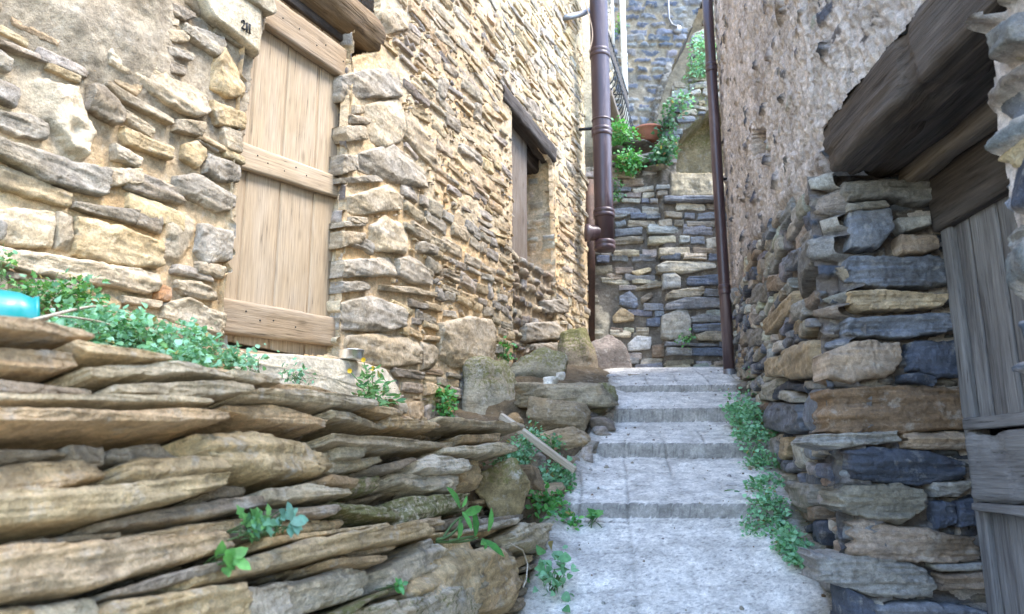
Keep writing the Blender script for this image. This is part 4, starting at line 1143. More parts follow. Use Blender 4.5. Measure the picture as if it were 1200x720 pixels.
# lintel: a heavy outer beam, paler timbers behind it, a header board over the door
timber('lintel_beam', RN.P(-1.75, 1.275, -.10), RN.P(-.035, 1.27, -.10), (0, 0, 1), .20, .235, M_BEAM, house_r, 80, .010, .12, nl=110, chew=.035, nc=48)
timber('lintel_beam', RN.P(-1.7, 1.285, -.255), RN.P(.05, 1.275, -.255), (0, 0, 1), .13, .20, M_BEAM, house_r, 81, .008, .15, nl=70, chew=.02)
timber('lintel_beam', RN.P(-1.7, 1.225, -.375), RN.P(.03, 1.21, -.375), (0, 0, 1), .10, .17, M_PALE, house_r, 82, .006, .2, nl=70, chew=.01)
timber('header_board', RN.P(-1.7, 1.07, -.445), RN.P(.0, 1.05, -.445), (0, 0, 1), .045, .28, M_BEAM, house_r, 83, .004, .1, nl=60)
v, f, c, m_ = schist(RV, RV.poly([(984, 214), (1108, 212), (1112, 232), (1080, 238), (1040, 233), (988, 236)]), dG * 1.2, .25, .03, .03, (0, 0), 333, .7, moss=.2)
mesh_obj('lintel_pad', v, f, M_DARK, house_r, col=c, moss=m_)

# the old grey door
door_r = empty('door', (0, 0, 0)); door_r.parent = house_r
door_r.location = np.array(RD.P(.5, -.8, 0)) - np.array(house_r.location)
def subt(*a, **k): return to_sub(timber(*a, **k), door_r)
subt('frame_post', RD.P(.055, -1.2, .01), RD.P(.055, 1.0, .01), RD.N, .07, .06, M_GREYW, None, 90, .003, .12)
pe = [.095, .185, .355, .53, .70, .88, 1.06, 1.2]
for i in range(len(pe) - 1):
    a0, a1 = pe[i], pe[i + 1]
    subt('plank', RD.P((a0 + a1) / 2, .125, -.002 * (i % 3)), RD.P((a0 + a1) / 2, .99, -.002 * (i % 3)), RD.N, a1 - a0 - .007, .035, M_GREYW, None, 92 + i, .003, .09, nl=40)
pe2 = [.085, .20, .33, .47, .62, .80, .98, 1.2]
for i in range(len(pe2) - 1):
    a0, a1 = pe2[i], pe2[i + 1]
    subt('plank', RD.P((a0 + a1) / 2, -1.2, .012 * (i % 2)), RD.P((a0 + a1) / 2, -.10, .012 * (i % 2)), RD.N, a1 - a0 - .007, .04, M_GREYW, None, 102 + i, .004, .1, nl=40)
subt('rail', RD.P(.07, .135, .045), RD.P(1.2, .14, .045), (0, 0, 1), .05, .045, M_GREYW, None, 111, .003, .2)
subt('cover_board', RD.P(.075, -.02, .045), RD.P(1.2, -.02, .045), (0, 0, 1), .045, .25, M_GREYW, None, 112, .005, .1, nl=60, chew=.05)
subt('cover_board', RD.P(.09, -.165, .065), RD.P(1.2, -.16, .065), (0, 0, 1), .05, .035, M_GREYW, None, 113, .005, .3, nl=60, chew=.03)
# ------------------------------------------------------------------ dry stone wall in the foreground
dry = empty('dry_stone_wall', (-.3, 2.6, -.9))
tag(dry, 'low dry stone wall of stacked brown schist slabs in the left foreground', 'wall')
t1, t2, t3, t4, t5, t6 = srgb(196, 172, 134), srgb(180, 156, 124), srgb(216, 200, 170), srgb(152, 138, 120), srgb(198, 174, 134), srgb(182, 170, 150)
DS = []
def dw(sc, u0, v0, lst):
    for it in lst:
        q = [(u0 + x / sc - (90 if x <= 0 else 0), v0 + y / sc) for x, y in it[1]]
        DS.append((it[0], q, it[2] if len(it) > 2 else {}))
cap = dict(proud=.075, depth=.42, bulge=.008, grow=.985, flat=.80)
cap2 = dict(proud=.04, depth=.35, bulge=.010, grow=.985, flat=.84)
dw(3, 0, 240, [
    (t2, [(0, 440), (190, 468), (280, 485), (270, 500), (120, 512), (0, 500)], cap),
    (t2, [(0, 510), (180, 540), (200, 570), (190, 600), (120, 630), (0, 610)], cap2),
    (t1, [(130, 500), (330, 540), (480, 570), (520, 585), (400, 600), (210, 570)], cap),
    (t3, [(200, 620), (300, 598), (420, 590), (560, 580), (740, 625), (720, 645), (560, 640), (280, 662), (200, 650)], cap),
    (t3, [(230, 690), (400, 668), (550, 655), (740, 640), (810, 660), (780, 700), (560, 722), (250, 716)], cap),
    (t4, [(0, 636), (250, 660), (262, 690), (0, 705)], cap2),
    (t2, [(570, 560), (720, 570), (930, 620), (1180, 680), (1205, 710), (1100, 712), (940, 665), (800, 618), (640, 595)], dict(cap, proud=.02)),
    (t3 * 1.1, [(720, 620), (880, 615), (930, 650), (830, 672), (720, 645)], cap),
    (t3, [(820, 675), (1000, 672), (1210, 722), (1205, 740), (1000, 728), (830, 705)], cap),
    (t2, [(940, 660), (1010, 655), (1180, 690), (1160, 706), (1010, 676)], cap2),
    (t1, [(0, 705), (230, 690), (260, 716), (0, 722)], cap2),
])
dw(6, 340, 370, [
    (t1, [(0, 430), (200, 470), (340, 535), (480, 590), (640, 690), (780, 730), (700, 745), (560, 690), (330, 610), (0, 510)], dict(cap, proud=.0, depth=.3)),
    (t3, [(0, 580), (200, 590), (480, 635), (460, 690), (200, 690), (0, 655)], cap),
])
dw(2, 0, 480, [
    (t2, [(490, -4), (600, -4), (740, 40), (745, 56), (620, 46), (490, 14)], cap2), (t3, [(730, 14), (800, 18), (890, 40), (885, 56), (740, 38)], cap2),
    (t1, [(740, -2), (900, -2), (935, 20), (880, 27)], cap2), (t1, [(890, 14), (1010, 40), (1000, 56), (890, 52)], cap2),
    (t3, [(920, 14), (1060, 33), (1200, 40), (1196, 60), (1060, 52)], dict(cap, proud=.07)), (t3, [(1005, 98), (1120, 85), (1190, 90), (1182, 110), (1100, 114), (1010, 108)], dict(proud=.05)),
    (t3, [(720, 68), (960, 78), (1060, 74), (1062, 92), (930, 102), (740, 90)], cap2), (t2, [(1060, 63), (1150, 63), (1152, 82), (1075, 82)]),
    (t5 * 1.05, [(385, 62), (540, 48), (640, 72), (760, 92), (772, 140), (740, 166), (600, 168), (500, 166), (466, 132), (395, 92)], dict(bulge=.05, proud=.03)),
    (t2, [(0, 22), (200, 30), (400, 14), (478, 30), (460, 52), (300, 66), (0, 62)], cap), (t3, [(0, -6), (200, -6), (440, -4), (430, 10), (250, 16), (0, 12)], cap),
    (t1, [(240, 152), (310, 115), (480, 128), (484, 160), (340, 196), (250, 168)], dict(bulge=.04, proud=.03)), (t2, [(0, 135), (170, 110), (250, 130), (230, 168), (60, 215), (0, 215)]),
    (t4, [(160, 78), (250, 80), (252, 130), (180, 126)]), (t4, [(0, 75), (160, 80), (160, 108), (0, 150)]), (t4, [(255, 85), (390, 68), (465, 112), (470, 132), (300, 115)]),
    (t5, [(0, 222), (240, 180), (490, 163), (494, 190), (400, 221), (200, 267), (0, 302)], dict(proud=.04, bulge=.03)), (t4, [(205, 267), (400, 225), (604, 203), (612, 230), (450, 262), (225, 284)], dict(proud=.01)),
    (t4, [(490, 170), (582, 174), (582, 206), (480, 212)]), (t3, [(584, 197), (700, 176), (806, 190), (804, 206), (700, 222), (606, 228)], dict(proud=.03)),
    (t3, [(780, 88), (842, 86), (842, 116), (778, 118)]), (t3, [(768, 110), (918, 103), (880, 132), (800, 148), (768, 140)]), (t4, [(880, 132), (980, 106), (940, 142), (895, 148)]),
    (t6, [(946, 132), (1000, 108), (1092, 128), (1072, 156), (1000, 156)]), (t6, [(936, 140), (1072, 158), (1062, 196), (1000, 192), (930, 162)]), (t1, [(1068, 132), (1130, 113), (1132, 182), (1070, 192)]),
    (t4, [(835, 152), (904, 145), (894, 190), (826, 192)], dict(moss=.55)), (t6, [(776, 210), (952, 224), (954, 258), (860, 254), (776, 236)], dict(moss=.62)), (t6, [(940, 200), (1098, 198), (1094, 236), (956, 262)], dict(moss=.6)),
    (t1, [(635, 260), (815, 253), (804, 282), (635, 298)]), (t4, [(615, 236), (784, 228), (762, 257), (616, 262)]),
    (t1 * .95, [(352, 420), (540, 350), (700, 310), (930, 273), (994, 290), (960, 312), (740, 352), (510, 407), (376, 437)], dict(proud=.05, bulge=.03)),
    (t2, [(0, 342), (230, 308), (530, 288), (532, 322), (400, 367), (180, 432), (0, 452)], dict(proud=.02, bulge=.03)), (t2, [(240, 302), (420, 270), (604, 248), (604, 266), (500, 302), (300, 322)]),
    (t2, [(40, 300), (300, 278), (294, 296), (75, 317)]), (t4, [(220, 432), (350, 398), (504, 358), (524, 380), (350, 432), (232, 447)]),
    (t1, [(236, 442), (535, 412), (566, 460), (554, 520), (240, 530)], dict(bulge=.04, proud=.02)), (t6, [(538, 420), (640, 408), (664, 450), (644, 540), (556, 540)]),
    (t6 * 1.05, [(655, 392), (840, 363), (874, 390), (852, 442), (690, 482), (645, 440)], dict(bulge=.04)), (t6, [(866, 390), (1000, 298), (1078, 360), (1062, 387), (940, 432), (876, 420)], dict(bulge=.05)),
    (t6, [(835, 452), (960, 440), (1112, 393), (1124, 450), (1104, 520), (830, 530)], dict(bulge=.04, moss=.42)), (t1, [(1008, 292), (1102, 278), (1124, 330), (1112, 393), (1080, 390), (1074, 350)]),
    (t2, [(1118, 332), (1172, 318), (1204, 420), (1192, 470), (1128, 470), (1114, 400)]), (t3, [(76, 452), (222, 428), (244, 472), (240, 540), (76, 540)]), (t1, [(0, 462), (72, 454), (80, 540), (0, 540)]),
    (t2, [(758, 350), (874, 354), (862, 372), (768, 372)]), (t2, [(785, 332), (948, 313), (932, 327), (798, 352)]), (t6, [(1076, 282), (1198, 258), (1192, 276), (1088, 292)]), (t4, [(1036, 258), (1130, 238), (1130, 262), (1046, 280)]),
    (t4, [(768, 482), (872, 430), (876, 444), (836, 456), (780, 500)], dict(moss=.6)), (t2, [(955, 262), (1040, 246), (1040, 270), (965, 284)]), (t2, [(690, 175), (780, 150), (840, 160), (830, 186), (700, 176)]),
    (t4, [(560, 260), (640, 240), (632, 292), (600, 300), (540, 296)]), (t1, [(600, 300), (760, 286), (900, 268), (900, 276), (700, 308), (600, 330)]),
])
dw(6, 560, 580, [
    (t4, [(-60, 205), (150, 163), (262, 158), (284, 185), (200, 217), (-60, 272)]), (t1, [(-40, 275), (170, 230), (194, 240), (100, 282), (-40, 300)]),
    (t3 * .98, [(95, 322), (250, 198), (480, 208), (548, 230), (492, 372), (410, 424), (240, 402), (105, 347)], dict(bulge=.06, proud=.04)),
    (t2, [(240, 123), (540, 198), (564, 270), (500, 302), (480, 212), (250, 152)]), (t4, [(85, 360), (210, 378), (254, 430), (180, 454)]),
    (t1, [(-10, 382), (90, 362), (172, 440), (234, 600), (240, 830), (-10, 830)], dict(bulge=.06, proud=.03)),
    (t2, [(186, 470), (300, 428), (364, 440), (344, 482), (240, 534)]), (t4, [(266, 520), (440, 468), (444, 510), (300, 548)]), (t2, [(286, 560), (440, 528), (468, 600), (330, 634)]),
    (t4, [(236, 660), (420, 628), (434, 680), (260, 724)]), (t2, [(386, 430), (510, 398), (544, 380), (524, 442), (440, 492)]), (t2, [(226, 600), (322, 608), (250, 674)]),
    (t4, [(240, 724), (440, 684), (440, 800), (240, 820)]), (t2, [(310, 640), (420, 630), (470, 605), (470, 640), (430, 690)]),
])
for i, (c_, q, kw) in enumerate(DS):
    k = dict(depth=.26, bulge=.025, grow=.985, flat=.93, proud=rng.uniform(-.025, .04), tilt=(rng.normal(0, .07), rng.normal(-.02, .13)), strata=.95, moss=0.)
    k.update(kw)
    near = np.mean([x for x, y in q]) < 250
    cc_ = c_ * rng.uniform(.98, 1.28) * (np.array([1.14, 1.08, 1.02]) if 'grow' in kw else 1.0)
    cc_ = cc_ / max(1., cc_.max() / .56)
    v, f, c, m_ = schist(DW, DW.poly(q), cc_, seed=400 + i, **k)
    mesh_obj('stone', v, f, M_DRY, dry, col=c, moss=m_)
# small packing stones deep in the joints
PW = DW.off(-.10)
S = [dict(poly=q, col=pal(rng, TAN), rise=rng.uniform(.02, .06), edge=.012, amp=.012, strata=.9, tilt=(rng.normal(0, .2), rng.normal(0, .3))) for q in coursed(-1.2, 3.5, -1.05, -.03, (.022, .05), (.10, .32), .006, .3, 71, .06, .02)]
pk_a, pk_b = PW.hit(566, 540)[0], PW.hit(590, 610)[1]
V, Fq, col, ms = heightfield(PW, np.arange(-1.2, 3.45, .010), np.arange(-1.05, -.03, .007), S, [srgb(84, 70, 54), srgb(104, 88, 66)], -.03, .012, .004, .010, 72, lambda a, b: (a < pk_a) | (b < pk_b), None, None, None, None, lambda V: .42 * (fbm(V * 3, 3, 6) > .25))
o = mesh_obj('packing', V, Fq, M_DRY, dry, col=col, moss=ms)
o['kind'] = 'stuff'

# ------------------------------------------------------------------ lane, verge and terrace
prof = np.array([(-2, -1.9), (0, -1.435), (3.26, -.62), (4.05, -.293), (4.064, -.222), (4.98, .019), (4.996, .114), (5.75, .288), (5.766, .394), (6.35, .573), (6.364, .634), (6.9, .775), (7.6, .93), (9.4, 1.16), (12, 1.5)])
SOFT = .0
def pz(Y): return np.interp(Y, prof[:, 0], prof[:, 1])
xl_t = np.array([(0, -.55), (2.6, -.16), (3.26, .02), (4.18, .22), (5.06, .47), (5.75, .66), (6.4, .82), (6.9, .92), (9.4, 1.05)])
def xl(Y): return np.interp(Y, xl_t[:, 0], xl_t[:, 1])
def xr(Y): return np.where(Y > 2.93, 1.2986 + .207 * (Y - 2.93) + .06, 1.75)
Yg = np.concatenate([np.arange(1.0, 3.2, .03), np.arange(3.2, 7.0, .007), np.arange(7.0, 9.35, .03)])
Tg = np.linspace(0, 1, 170)
Yc, Tc = np.meshgrid(Yg, Tg, indexing='ij')
Xc = xl(Yc) - .05 + .02 * fbm(pts3(Yc * 5, Yc * 0, Yc * 0), 3, 3) + Tc * (xr(Yc) - xl(Yc) + .05)
p = pts3(Xc, Yc, np.zeros_like(Xc))
stepn = .022 * fbm(p * np.array([1.3, .5, 0]), 3, 9) + .008 * fbm(p * np.array([9, 3, 0]), 3, 10)
skew = .10 * (Xc - (xl(Yc) + xr(Yc)) / 2)
flat = np.interp(Yc, [0, 3.26, 4.05, 4.98, 5.75, 6.35, 6.9, 9.4], [-1.435, -.62, -.26, .066, .34, .60, .775, 1.16])
edgek = np.clip((Xc - xl(Yc) - .02 - .05 * fbm(p * 4, 2, 50)) / .12, 0, 1)
Zc = pz(Yc + stepn + skew) * edgek + flat * (1 - edgek)
Zc = Zc + .005 * fbm(p * 3, 3, 12) + .0035 * fbm(p * 22, 3, 13) + .0022 * fbm(p * 70, 2, 14)
# shallow joints pressed into the cement
jn = .5 + .5 * np.clip(fbm(p * 2.1, 2, 17) * 3, -1, 1)
wob = .02 * fbm(p * 3, 2, 18)
JL = np.zeros_like(Zc)
for per, coord in ((.30, Yc + wob), (.27, Xc - .12 * Yc + wob)):
    d = np.abs((coord / per) % 1 - .5) * per
    Zc = Zc - .008 * jn * np.exp(-(d / .008) ** 2)
    JL = np.maximum(JL, jn * np.exp(-(d / .009) ** 2))
Zc = Zc - .05 * np.clip(1 - (Xc - xl(Yc) + .05) / .06, 0, 1)
p3_ = pts3(Xc, Yc, Zc * 5.0)
t = np.clip(.5 + fbm(p3_ * 2.3, 4, 21), 0, 1)[..., None]
colc = srgb(216, 211, 202) * (1 - t) + srgb(202, 197, 188) * t
d_st = np.clip(fbm(p3_ * 4 + 7, 4, 22) - .15, 0, 1)[..., None] * .8
colc = colc * (1 - np.clip(d_st, 0, .6)) + srgb(128, 122, 110) * np.clip(d_st, 0, .6)
sp = (fbm(p3_ * 60, 2, 23)[..., None] > .40) * .5
colc = colc * (1 - sp) + srgb(110, 108, 106) * sp
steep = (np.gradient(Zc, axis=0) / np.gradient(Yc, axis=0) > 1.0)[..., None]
colc = np.where(steep, colc * .48, colc)     # risers darkened: darker cement, plus the shade on upright faces put into colour
colc = colc * (1 - .42 * JL[..., None])      # grit lying in the joints
ed = np.clip(1 - np.minimum(Xc - xl(Yc), xr(Yc) - .08 - Xc) / .13 + .5 * fbm(p * 6, 3, 24), 0, 1)[..., None] * .75
colc = colc * (1 - ed) + srgb(112, 104, 88) * ed
lane = mesh_obj('path', np.stack([Xc, Yc, Zc], -1), grid_faces(len(Yg), len(Tg)), M_CONC, None, (0, 0, 0), np.concatenate([colc.reshape(-1, 3), np.zeros((Xc.size, 1))], 1), np.clip(ed.ravel() - .35, 0, .45))
lane['kind'] = 'structure'

gm = MB(); gr_ = np.random.default_rng(88)
for k in range(260):
    yy = gr_.uniform(3.1, 7.2); side_ = gr_.uniform()
    tt = gr_.beta(.5, .5) if side_ < .8 else gr_.uniform()
    xx = xl(yy) + .0 + tt * (xr(yy) - xl(yy) - .1)
    j_ = int(np.clip((tt * .98) * 169, 0, 169)); i_ = int(np.argmin(abs(Yg - yy)))
    q_ = np.array([Xc[i_, j_], Yc[i_, j_], Zc[i_, j_]]); rr0 = gr_.gamma(2.0, .0022) + .0015
    v_, f_ = tube([q_ + [0, 0, -rr0 * .4], q_, q_ + gr_.normal(0, .4, 3) * rr0 * .4 + [0, 0, rr0 * .8]], [rr0 * .8, rr0, rr0 * .5], 6)
    gm.add(v_, f_, pal(gr_, [srgb(150, 140, 124), srgb(120, 112, 104), srgb(170, 166, 160), srgb(110, 86, 62)]))
o = gm.build('grit', M_GREY, None, (0, 0, 0), smooth=False); o['kind'] = 'stuff'

def house_x(Y): return -1.364 + .3907 * (Y - 3.5) / .9205
# earth of the terrace behind the dry wall, and the rubble verge beyond it
Yt = np.arange(.2, 4.5, .03); Tt = np.linspace(0, 1, 60)
Yc, Tc = np.meshgrid(Yt, Tt, indexing='ij')
x0 = -.84 + .2996 * (Yc - 1.2) - .14; x1 = house_x(Yc) - .05
Xc = x0 + (x1 - x0) * Tc
Zc = .11 + .28 * Tc ** 1.3 + .04 * fbm(pts3(Xc * 4, Yc * 4, 0 * Xc), 4, 31) - .02 * (Yc > 3.6)
ec = srgb(112, 92, 68) * (1 + .3 * fbm(pts3(Xc * 8, Yc * 8, 0 * Xc), 3, 32))[..., None]
o = mesh_obj('terrace_ground', np.stack([Xc, Yc, Zc], -1), grid_faces(len(Yt), len(Tt)), M_EARTH, None, (0, 0, 0), ec.reshape(-1, 3), np.zeros(Xc.size)); o['kind'] = 'structure'
Yt = np.arange(3.3, 9.3, .03); Tt = np.linspace(0, 1, 70)
Yc, Tc = np.meshgrid(Yt, Tt, indexing='ij')
x0 = xl(Yc) + .03; x1 = house_x(Yc) - .05
Xc = x0 + (x1 - x0) * Tc
hz = np.maximum(.26, pz(Yc) + .10)
lowk = np.clip((Yc - 4.1) / .5, 0, 1)
Zc = (pz(Yc) - .035) * (1 - Tc) + hz * Tc * lowk + (pz(Yc) - .05) * Tc * (1 - lowk) + .05 * fbm(pts3(Xc * 5, Yc * 5, 0 * Xc), 4, 33) * np.clip(Tc * 6, .12, 1)
ec = srgb(104, 90, 70) * (1 + .3 * fbm(pts3(Xc * 8, Yc * 8, 0 * Xc), 3, 32))[..., None]
o = mesh_obj('verge_ground', np.stack([Xc, Yc, Zc], -1), grid_faces(len(Yt), len(Tt)), M_EARTH, None, (0, 0, 0), ec.reshape(-1, 3), np.full(Xc.size, .25)); o['kind'] = 'structure'
# the hillside everything stands on, out to the horizon
gx = np.concatenate([-np.geomspace(900, 4, 18), np.linspace(-3, 5, 17), np.geomspace(6, 900, 18)])
gy = np.concatenate([-np.geomspace(900, 4, 18), np.linspace(-3, 14, 24), np.geomspace(16, 900, 16)])
Xc, Yc = np.meshgrid(gx, gy)
Zc = np.interp(Yc, [-900, -30, 0, 3.26, 9.4, 14, 60, 900], [-60, -7.5, -1.6, -.85, .75, 1.2, 9, 40])
o = mesh_obj('ground', np.stack([Xc, Yc, Zc], -1), grid_faces(len(gy), len(gx)), M_EARTH, None, (0, 0, 0), np.tile(srgb(120, 110, 88), (Xc.size, 1)), np.full(Xc.size, .1)); o['kind'] = 'structure'

# ------------------------------------------------------------------ end of the lane: rubble wall, arched pier, far building
BH = hero(BW, [
    (srgb(150, 146, 134), [(520, 90), (600, 50), (940, 60), (950, 95), (700, 140), (530, 120)]), (srgb(150, 150, 146), [(570, 140), (650, 125), (690, 160), (695, 230), (580, 240)]),
    (BLUES[0], [(705, 210), (760, 160), (1010, 140), (1010, 215), (800, 220)]), (GREYS[2], [(580, 290), (640, 255), (850, 225), (865, 260), (830, 295), (600, 315)]),
    (GREYS[0], [(575, 350), (740, 300), (1010, 305), (1010, 370), (600, 388)]), (srgb(158, 156, 148), [(555, 560), (570, 430), (640, 400), (740, 370), (770, 480), (765, 570), (620, 595)]),
    (BLUES[1], [(770, 490), (1010, 480), (1010, 535), (790, 545)]), (GREYS[2], [(785, 570), (880, 535), (1010, 540), (1010, 610), (820, 602)]), (GREYS[0], [(590, 610), (960, 630), (940, 647), (590, 637)]),
    (BLUES[3], [(600, 650), (770, 655), (770, 705), (600, 700)]), (BLUES[1], [(265, 290), (350, 245), (400, 300), (410, 350), (380, 370), (280, 340)]), (srgb(160, 144, 118), [(210, 440), (290, 360), (390, 420), (380, 450), (240, 468)]),
    (srgb(160, 160, 158), [(305, 650), (400, 560), (505, 570), (490, 650), (350, 667)]), (GREYS[5], [(415, 300), (500, 250), (512, 290), (440, 335)]), (srgb(172, 158, 128), [(345, 110), (480, 82), (515, 100), (400, 142)]),
    (BLUES[0], [(470, 440), (560, 430), (560, 490), (470, 490)]), (srgb(140, 122, 104), [(508, 630), (590, 610), (590, 715), (508, 712)]), (GREYS[2], [(375, 230), (520, 180), (575, 180), (570, 215), (385, 242)]),
    (BLUES[3], [(870, 240), (1010, 250), (1010, 300), (850, 295)]), (BLUES[0], [(775, 655), (930, 650), (1010, 660), (1010, 710), (775, 705)]), (BLUES[3], [(760, 440), (850, 415), (1010, 440), (1010, 475), (770, 478)]),
], 680, 300, 6., rise=.085, edge=.03, amp=.018, base=-.02)
for h_ in BH: h_['col'] = h_['col'] * 1.3
arch = BW.poly([(792, 208), (792, 178), (800, 155), (835, 126), (880, 108), (880, 208)])
shelf = BW.poly([(783, 234), (784, 205), (880, 205), (880, 234)])
BH += [dict(poly=arch, col=srgb(150, 134, 102), rise=-.32, base=-.32, edge=.02, amp=.02, strata=.3, cut=True)]
BH += [dict(poly=shelf, col=srgb(150, 138, 114), rise=.02, edge=.05, amp=.02, strata=.1, base=-.01)]
BH += [dict(poly=BW.poly([(775, 234), (880, 233), (880, 240), (772, 241)]), col=GREYS[0], rise=.16, edge=.03, amp=.01, strata=.6)]
BH += [dict(poly=BW.poly([(696, 312), (716, 330), (716, 410), (700, 425), (695, 400)]), col=srgb(168, 158, 138), rise=.03, edge=.05, amp=.02, strata=.05)]
r = np.random.default_rng(17)
z0b = 1.0
BF = fill([coursed(.7, 3.2, .85, 3.95, (.06, .13), (.14, .46), .004, .2, 81, .07, .03, True)], BH, [arch, shelf], r, [g * 1.6 for g in GREYS] + [BLUES[3] * 1.3, srgb(190, 182, 166)], (.03, .075), .02, .8)
BF = fill([coursed(1.8, 3.4, 3.9, 7.0, (.05, .12), (.1, .3), .006, .3, 82, .35, .03, True)], BF, [arch], r, [g * 1.1 for g in GREYS] + [srgb(140, 126, 100)], (.02, .08), .04, .8)
edge_l = BW.poly([(774, 450), (774, 166), (788, 122), (812, 60), (838, -4), (850, -60), (960, -60), (960, 450)])
topz = BW.hit(720, 192)[1]
def b_mask(a, b):
    left = (b < topz + .05 * fbm(pts3(a * 6, a * 0, a * 0), 3, 5)) & (a < 3.2)
    return left | (poly_sdf(a, b, edge_l) < 0)
ax_p = BW.hit(776, 300)[0]
def b_base(a, b):
    return .10 * (1 / (1 + np.exp(-(a - ax_p) / .012))) - .02 + np.clip(b - 3.9, 0, 3) * -.12
BA = np.arange(.72, 3.3, .013); BB = np.arange(.9, 6.8, .013)
def green_up(V): return .5 * np.clip((V[..., 2] - 3.9) / .5, 0, 1)
sp0 = ax_p - .01
keepb = [st for st in BF if st.get('cut') or st.get('strata', 1) <= .1]
blk = [st for st in BF if not any(st is q for q in keepb) and b_mask(*st['poly'].mean(0)[:, None])[0]]
V, Fq, col, ms = heightfield(BW, BA, BB, keepb, [srgb(124, 116, 104), srgb(104, 98, 90)], -.035, .016, .005, .016, 83, b_mask, None, b_base, None, None, green_up)
keep = b_mask  # one sheet, split where the pier begins
sp_x = ax_p - .01
cx = V[Fq].mean(1)[:, 0]
def part_mesh(name, sel, parent, mat):
    f = Fq[sel]; used = np.zeros(len(V), bool); used[f.ravel()] = True; new = np.cumsum(used) - 1
    return mesh_obj(name, V[used], new[f], mat, parent, col=col[used], moss=ms[used])
rub = empty('rubble_wall', (1.4, 9.2, 1.1)); tag(rub, 'grey dry rubble wall closing the end of the lane below the plants', 'wall')
part_mesh('wall_face', cx < sp_x, rub, M_GREY)
stone_face('stonework', BW, [st for st in blk if st['poly'][:, 0].mean() < sp_x], M_GREY, rub, [], .6, .03, .5, .15, b_base, seed0=8000)
pier = empty('arched_wall', (2.4, 9.15, 1.1)); tag(pier, 'coursed slate wall with dark arched recess behind the right drainpipe', 'wall')
part_mesh('wall_face', cx >= sp_x, pier, M_GREY)
stone_face('stonework', BW, [st for st in blk if st['poly'][:, 0].mean() >= sp_x], M_GREY, pier, [arch, shelf], .6, .03, .5, .15, b_base, seed0=9000)
M3 = Plane((0, 0, 0), (1, 0, 0), (0, 0, 1), (0, -1, 0))
box('core', M3, 1.0, sp_x - .02, .6, topz - .04, -9.9, -9.30, M_GREY, rub, GREYS[2])
box('core', M3, ax_p + .05, 3.4, .6, 3.9, -10.2, -9.95, M_GREY, pier, GREYS[2])
mb = MB()   # rough stepped ledges and slabs along the top of the rubble wall
for i, (u0, u1, v0, v1, Y) in enumerate([(700, 772, 186, 196, 9.2), (722, 776, 168, 176, 9.35), (745, 790, 184, 192, 9.2), (700, 745, 176, 184, 9.4), (752, 792, 196, 204, 9.12), (715, 776, 192, 200, 9.2)]):
    c0 = at((u0 + u1) / 2, (v0 + v1) / 2, Y + .15)
    v, f, c, m_ = rock(c0, ((u1 - u0) / 870 * Y, .5, (v1 - v0) / 870 * Y), pal(r, GREYS), 500 + i, rng.normal(0, .1), rng.normal(0, .05), nr=20, nc=36)
    mb.add(v, f, c, m_)
mb.build('ledge_stones', M_GREY, rub)
# raised yard behind the wall
gxx, gyy = np.meshgrid(np.linspace(.3, 3.2, 40), np.linspace(9.5, 13.1, 40))
gzz = topz - .03 + .12 * np.clip((gyy - 9.5) / 1.0, 0, 1) + .05 * fbm(pts3(gxx * 3, gyy * 3, 0 * gxx), 3, 41)
o = mesh_obj('yard_ground', np.stack([gxx, gyy, gzz], -1), grid_faces(40, 40), M_EARTH, None, (0, 0, 0), np.tile(srgb(110, 98, 78), (1600, 1)), np.full(1600, .2)); o['kind'] = 'structure'
box_y = box('yard_bank', M3, .95, 3.3, .4, topz - .08, -13.0, -9.9, M_EARTH, None, srgb(110, 98, 78)); box_y['kind'] = 'structure'

far = empty('stone_building', (2.6, 13, 4)); tag(far, 'blue grey stone building with tan mortar far up behind the lane', 'house')
r = np.random.default_rng(19)
FF = fill([coursed(1.0, 5.0, 3.6, 10.5, (.09, .2), (.2, .6), .02, .24, 91, .08, .03, True)], [], [], r, BLUES + [BLUES[0] * .8, GREYS[0]], (.02, .06), .05, .8, (.015, .03))
dk = FW.poly([(767, 175), (769, 140), (776, 112), (792, 70), (812, 30), (830, -20), (870, -20), (870, 175)])
pe_ = FW.poly([(757, 175), (760, 140), (768, 108), (784, 66), (804, 26), (822, -20), (836, -20), (814, 34), (796, 74), (780, 114), (774, 140), (770, 175)])
FF += [dict(poly=pe_, col=srgb(116, 113, 108), rise=.06, edge=.03, amp=.09, strata=.6), dict(poly=dk, col=srgb(96, 86, 74), rise=-.7, base=-.7, edge=.03, amp=.03, strata=.2, cut=True)]
V, Fq, col, ms = heightfield(FW, np.arange(1.0, 5.0, .02), np.arange(3.6, 10.4, .02), FF, [srgb(140, 128, 108), srgb(116, 112, 104)], -.01, .02, .006, .03, 92)
mesh_obj('wall', V, Fq, M_GREY, far, col=col, moss=ms)
box('unseen_mass', M3, .2, 6.0, 3.0, 10.3, -16, -13.85, M_GREY, far, GREYS[2])
# ivory wall of the house at far left, carrying the railing
SW = Plane(at(716, 300, 9.9) * np.array([1, 1, 0]), (.18, .98, 0), (0, 0, 1), (.98, -.18, 0))
side = empty('side_house', SW.P(1.2, 4, -.2)); tag(side, 'narrow sliver of pale rendered house seen behind the big drainpipe', 'house')
r = np.random.default_rng(23)
SF = fill([coursed(-.2, 3.1, 3.4, 9.5, (.08, .18), (.15, .4), .03, .34, 93, .08)], [], [], r, GREYS + WARM, (.0, .04), .35, .8)
V, Fq, col, ms = heightfield(SW, np.arange(-.4, 3.1, .02), np.arange(3.4, 9.5, .02), SF, [srgb(196, 188, 172), srgb(176, 164, 144)], 0, .02, .006, .02, 94)
mesh_obj('wall', V, Fq, M_HOUSE, side, col=col, moss=ms)
box('unseen_mass', SW, -.35, 3.1, 3.0, 9.4, -2.5, -.05, M_HOUSE, side, buff)

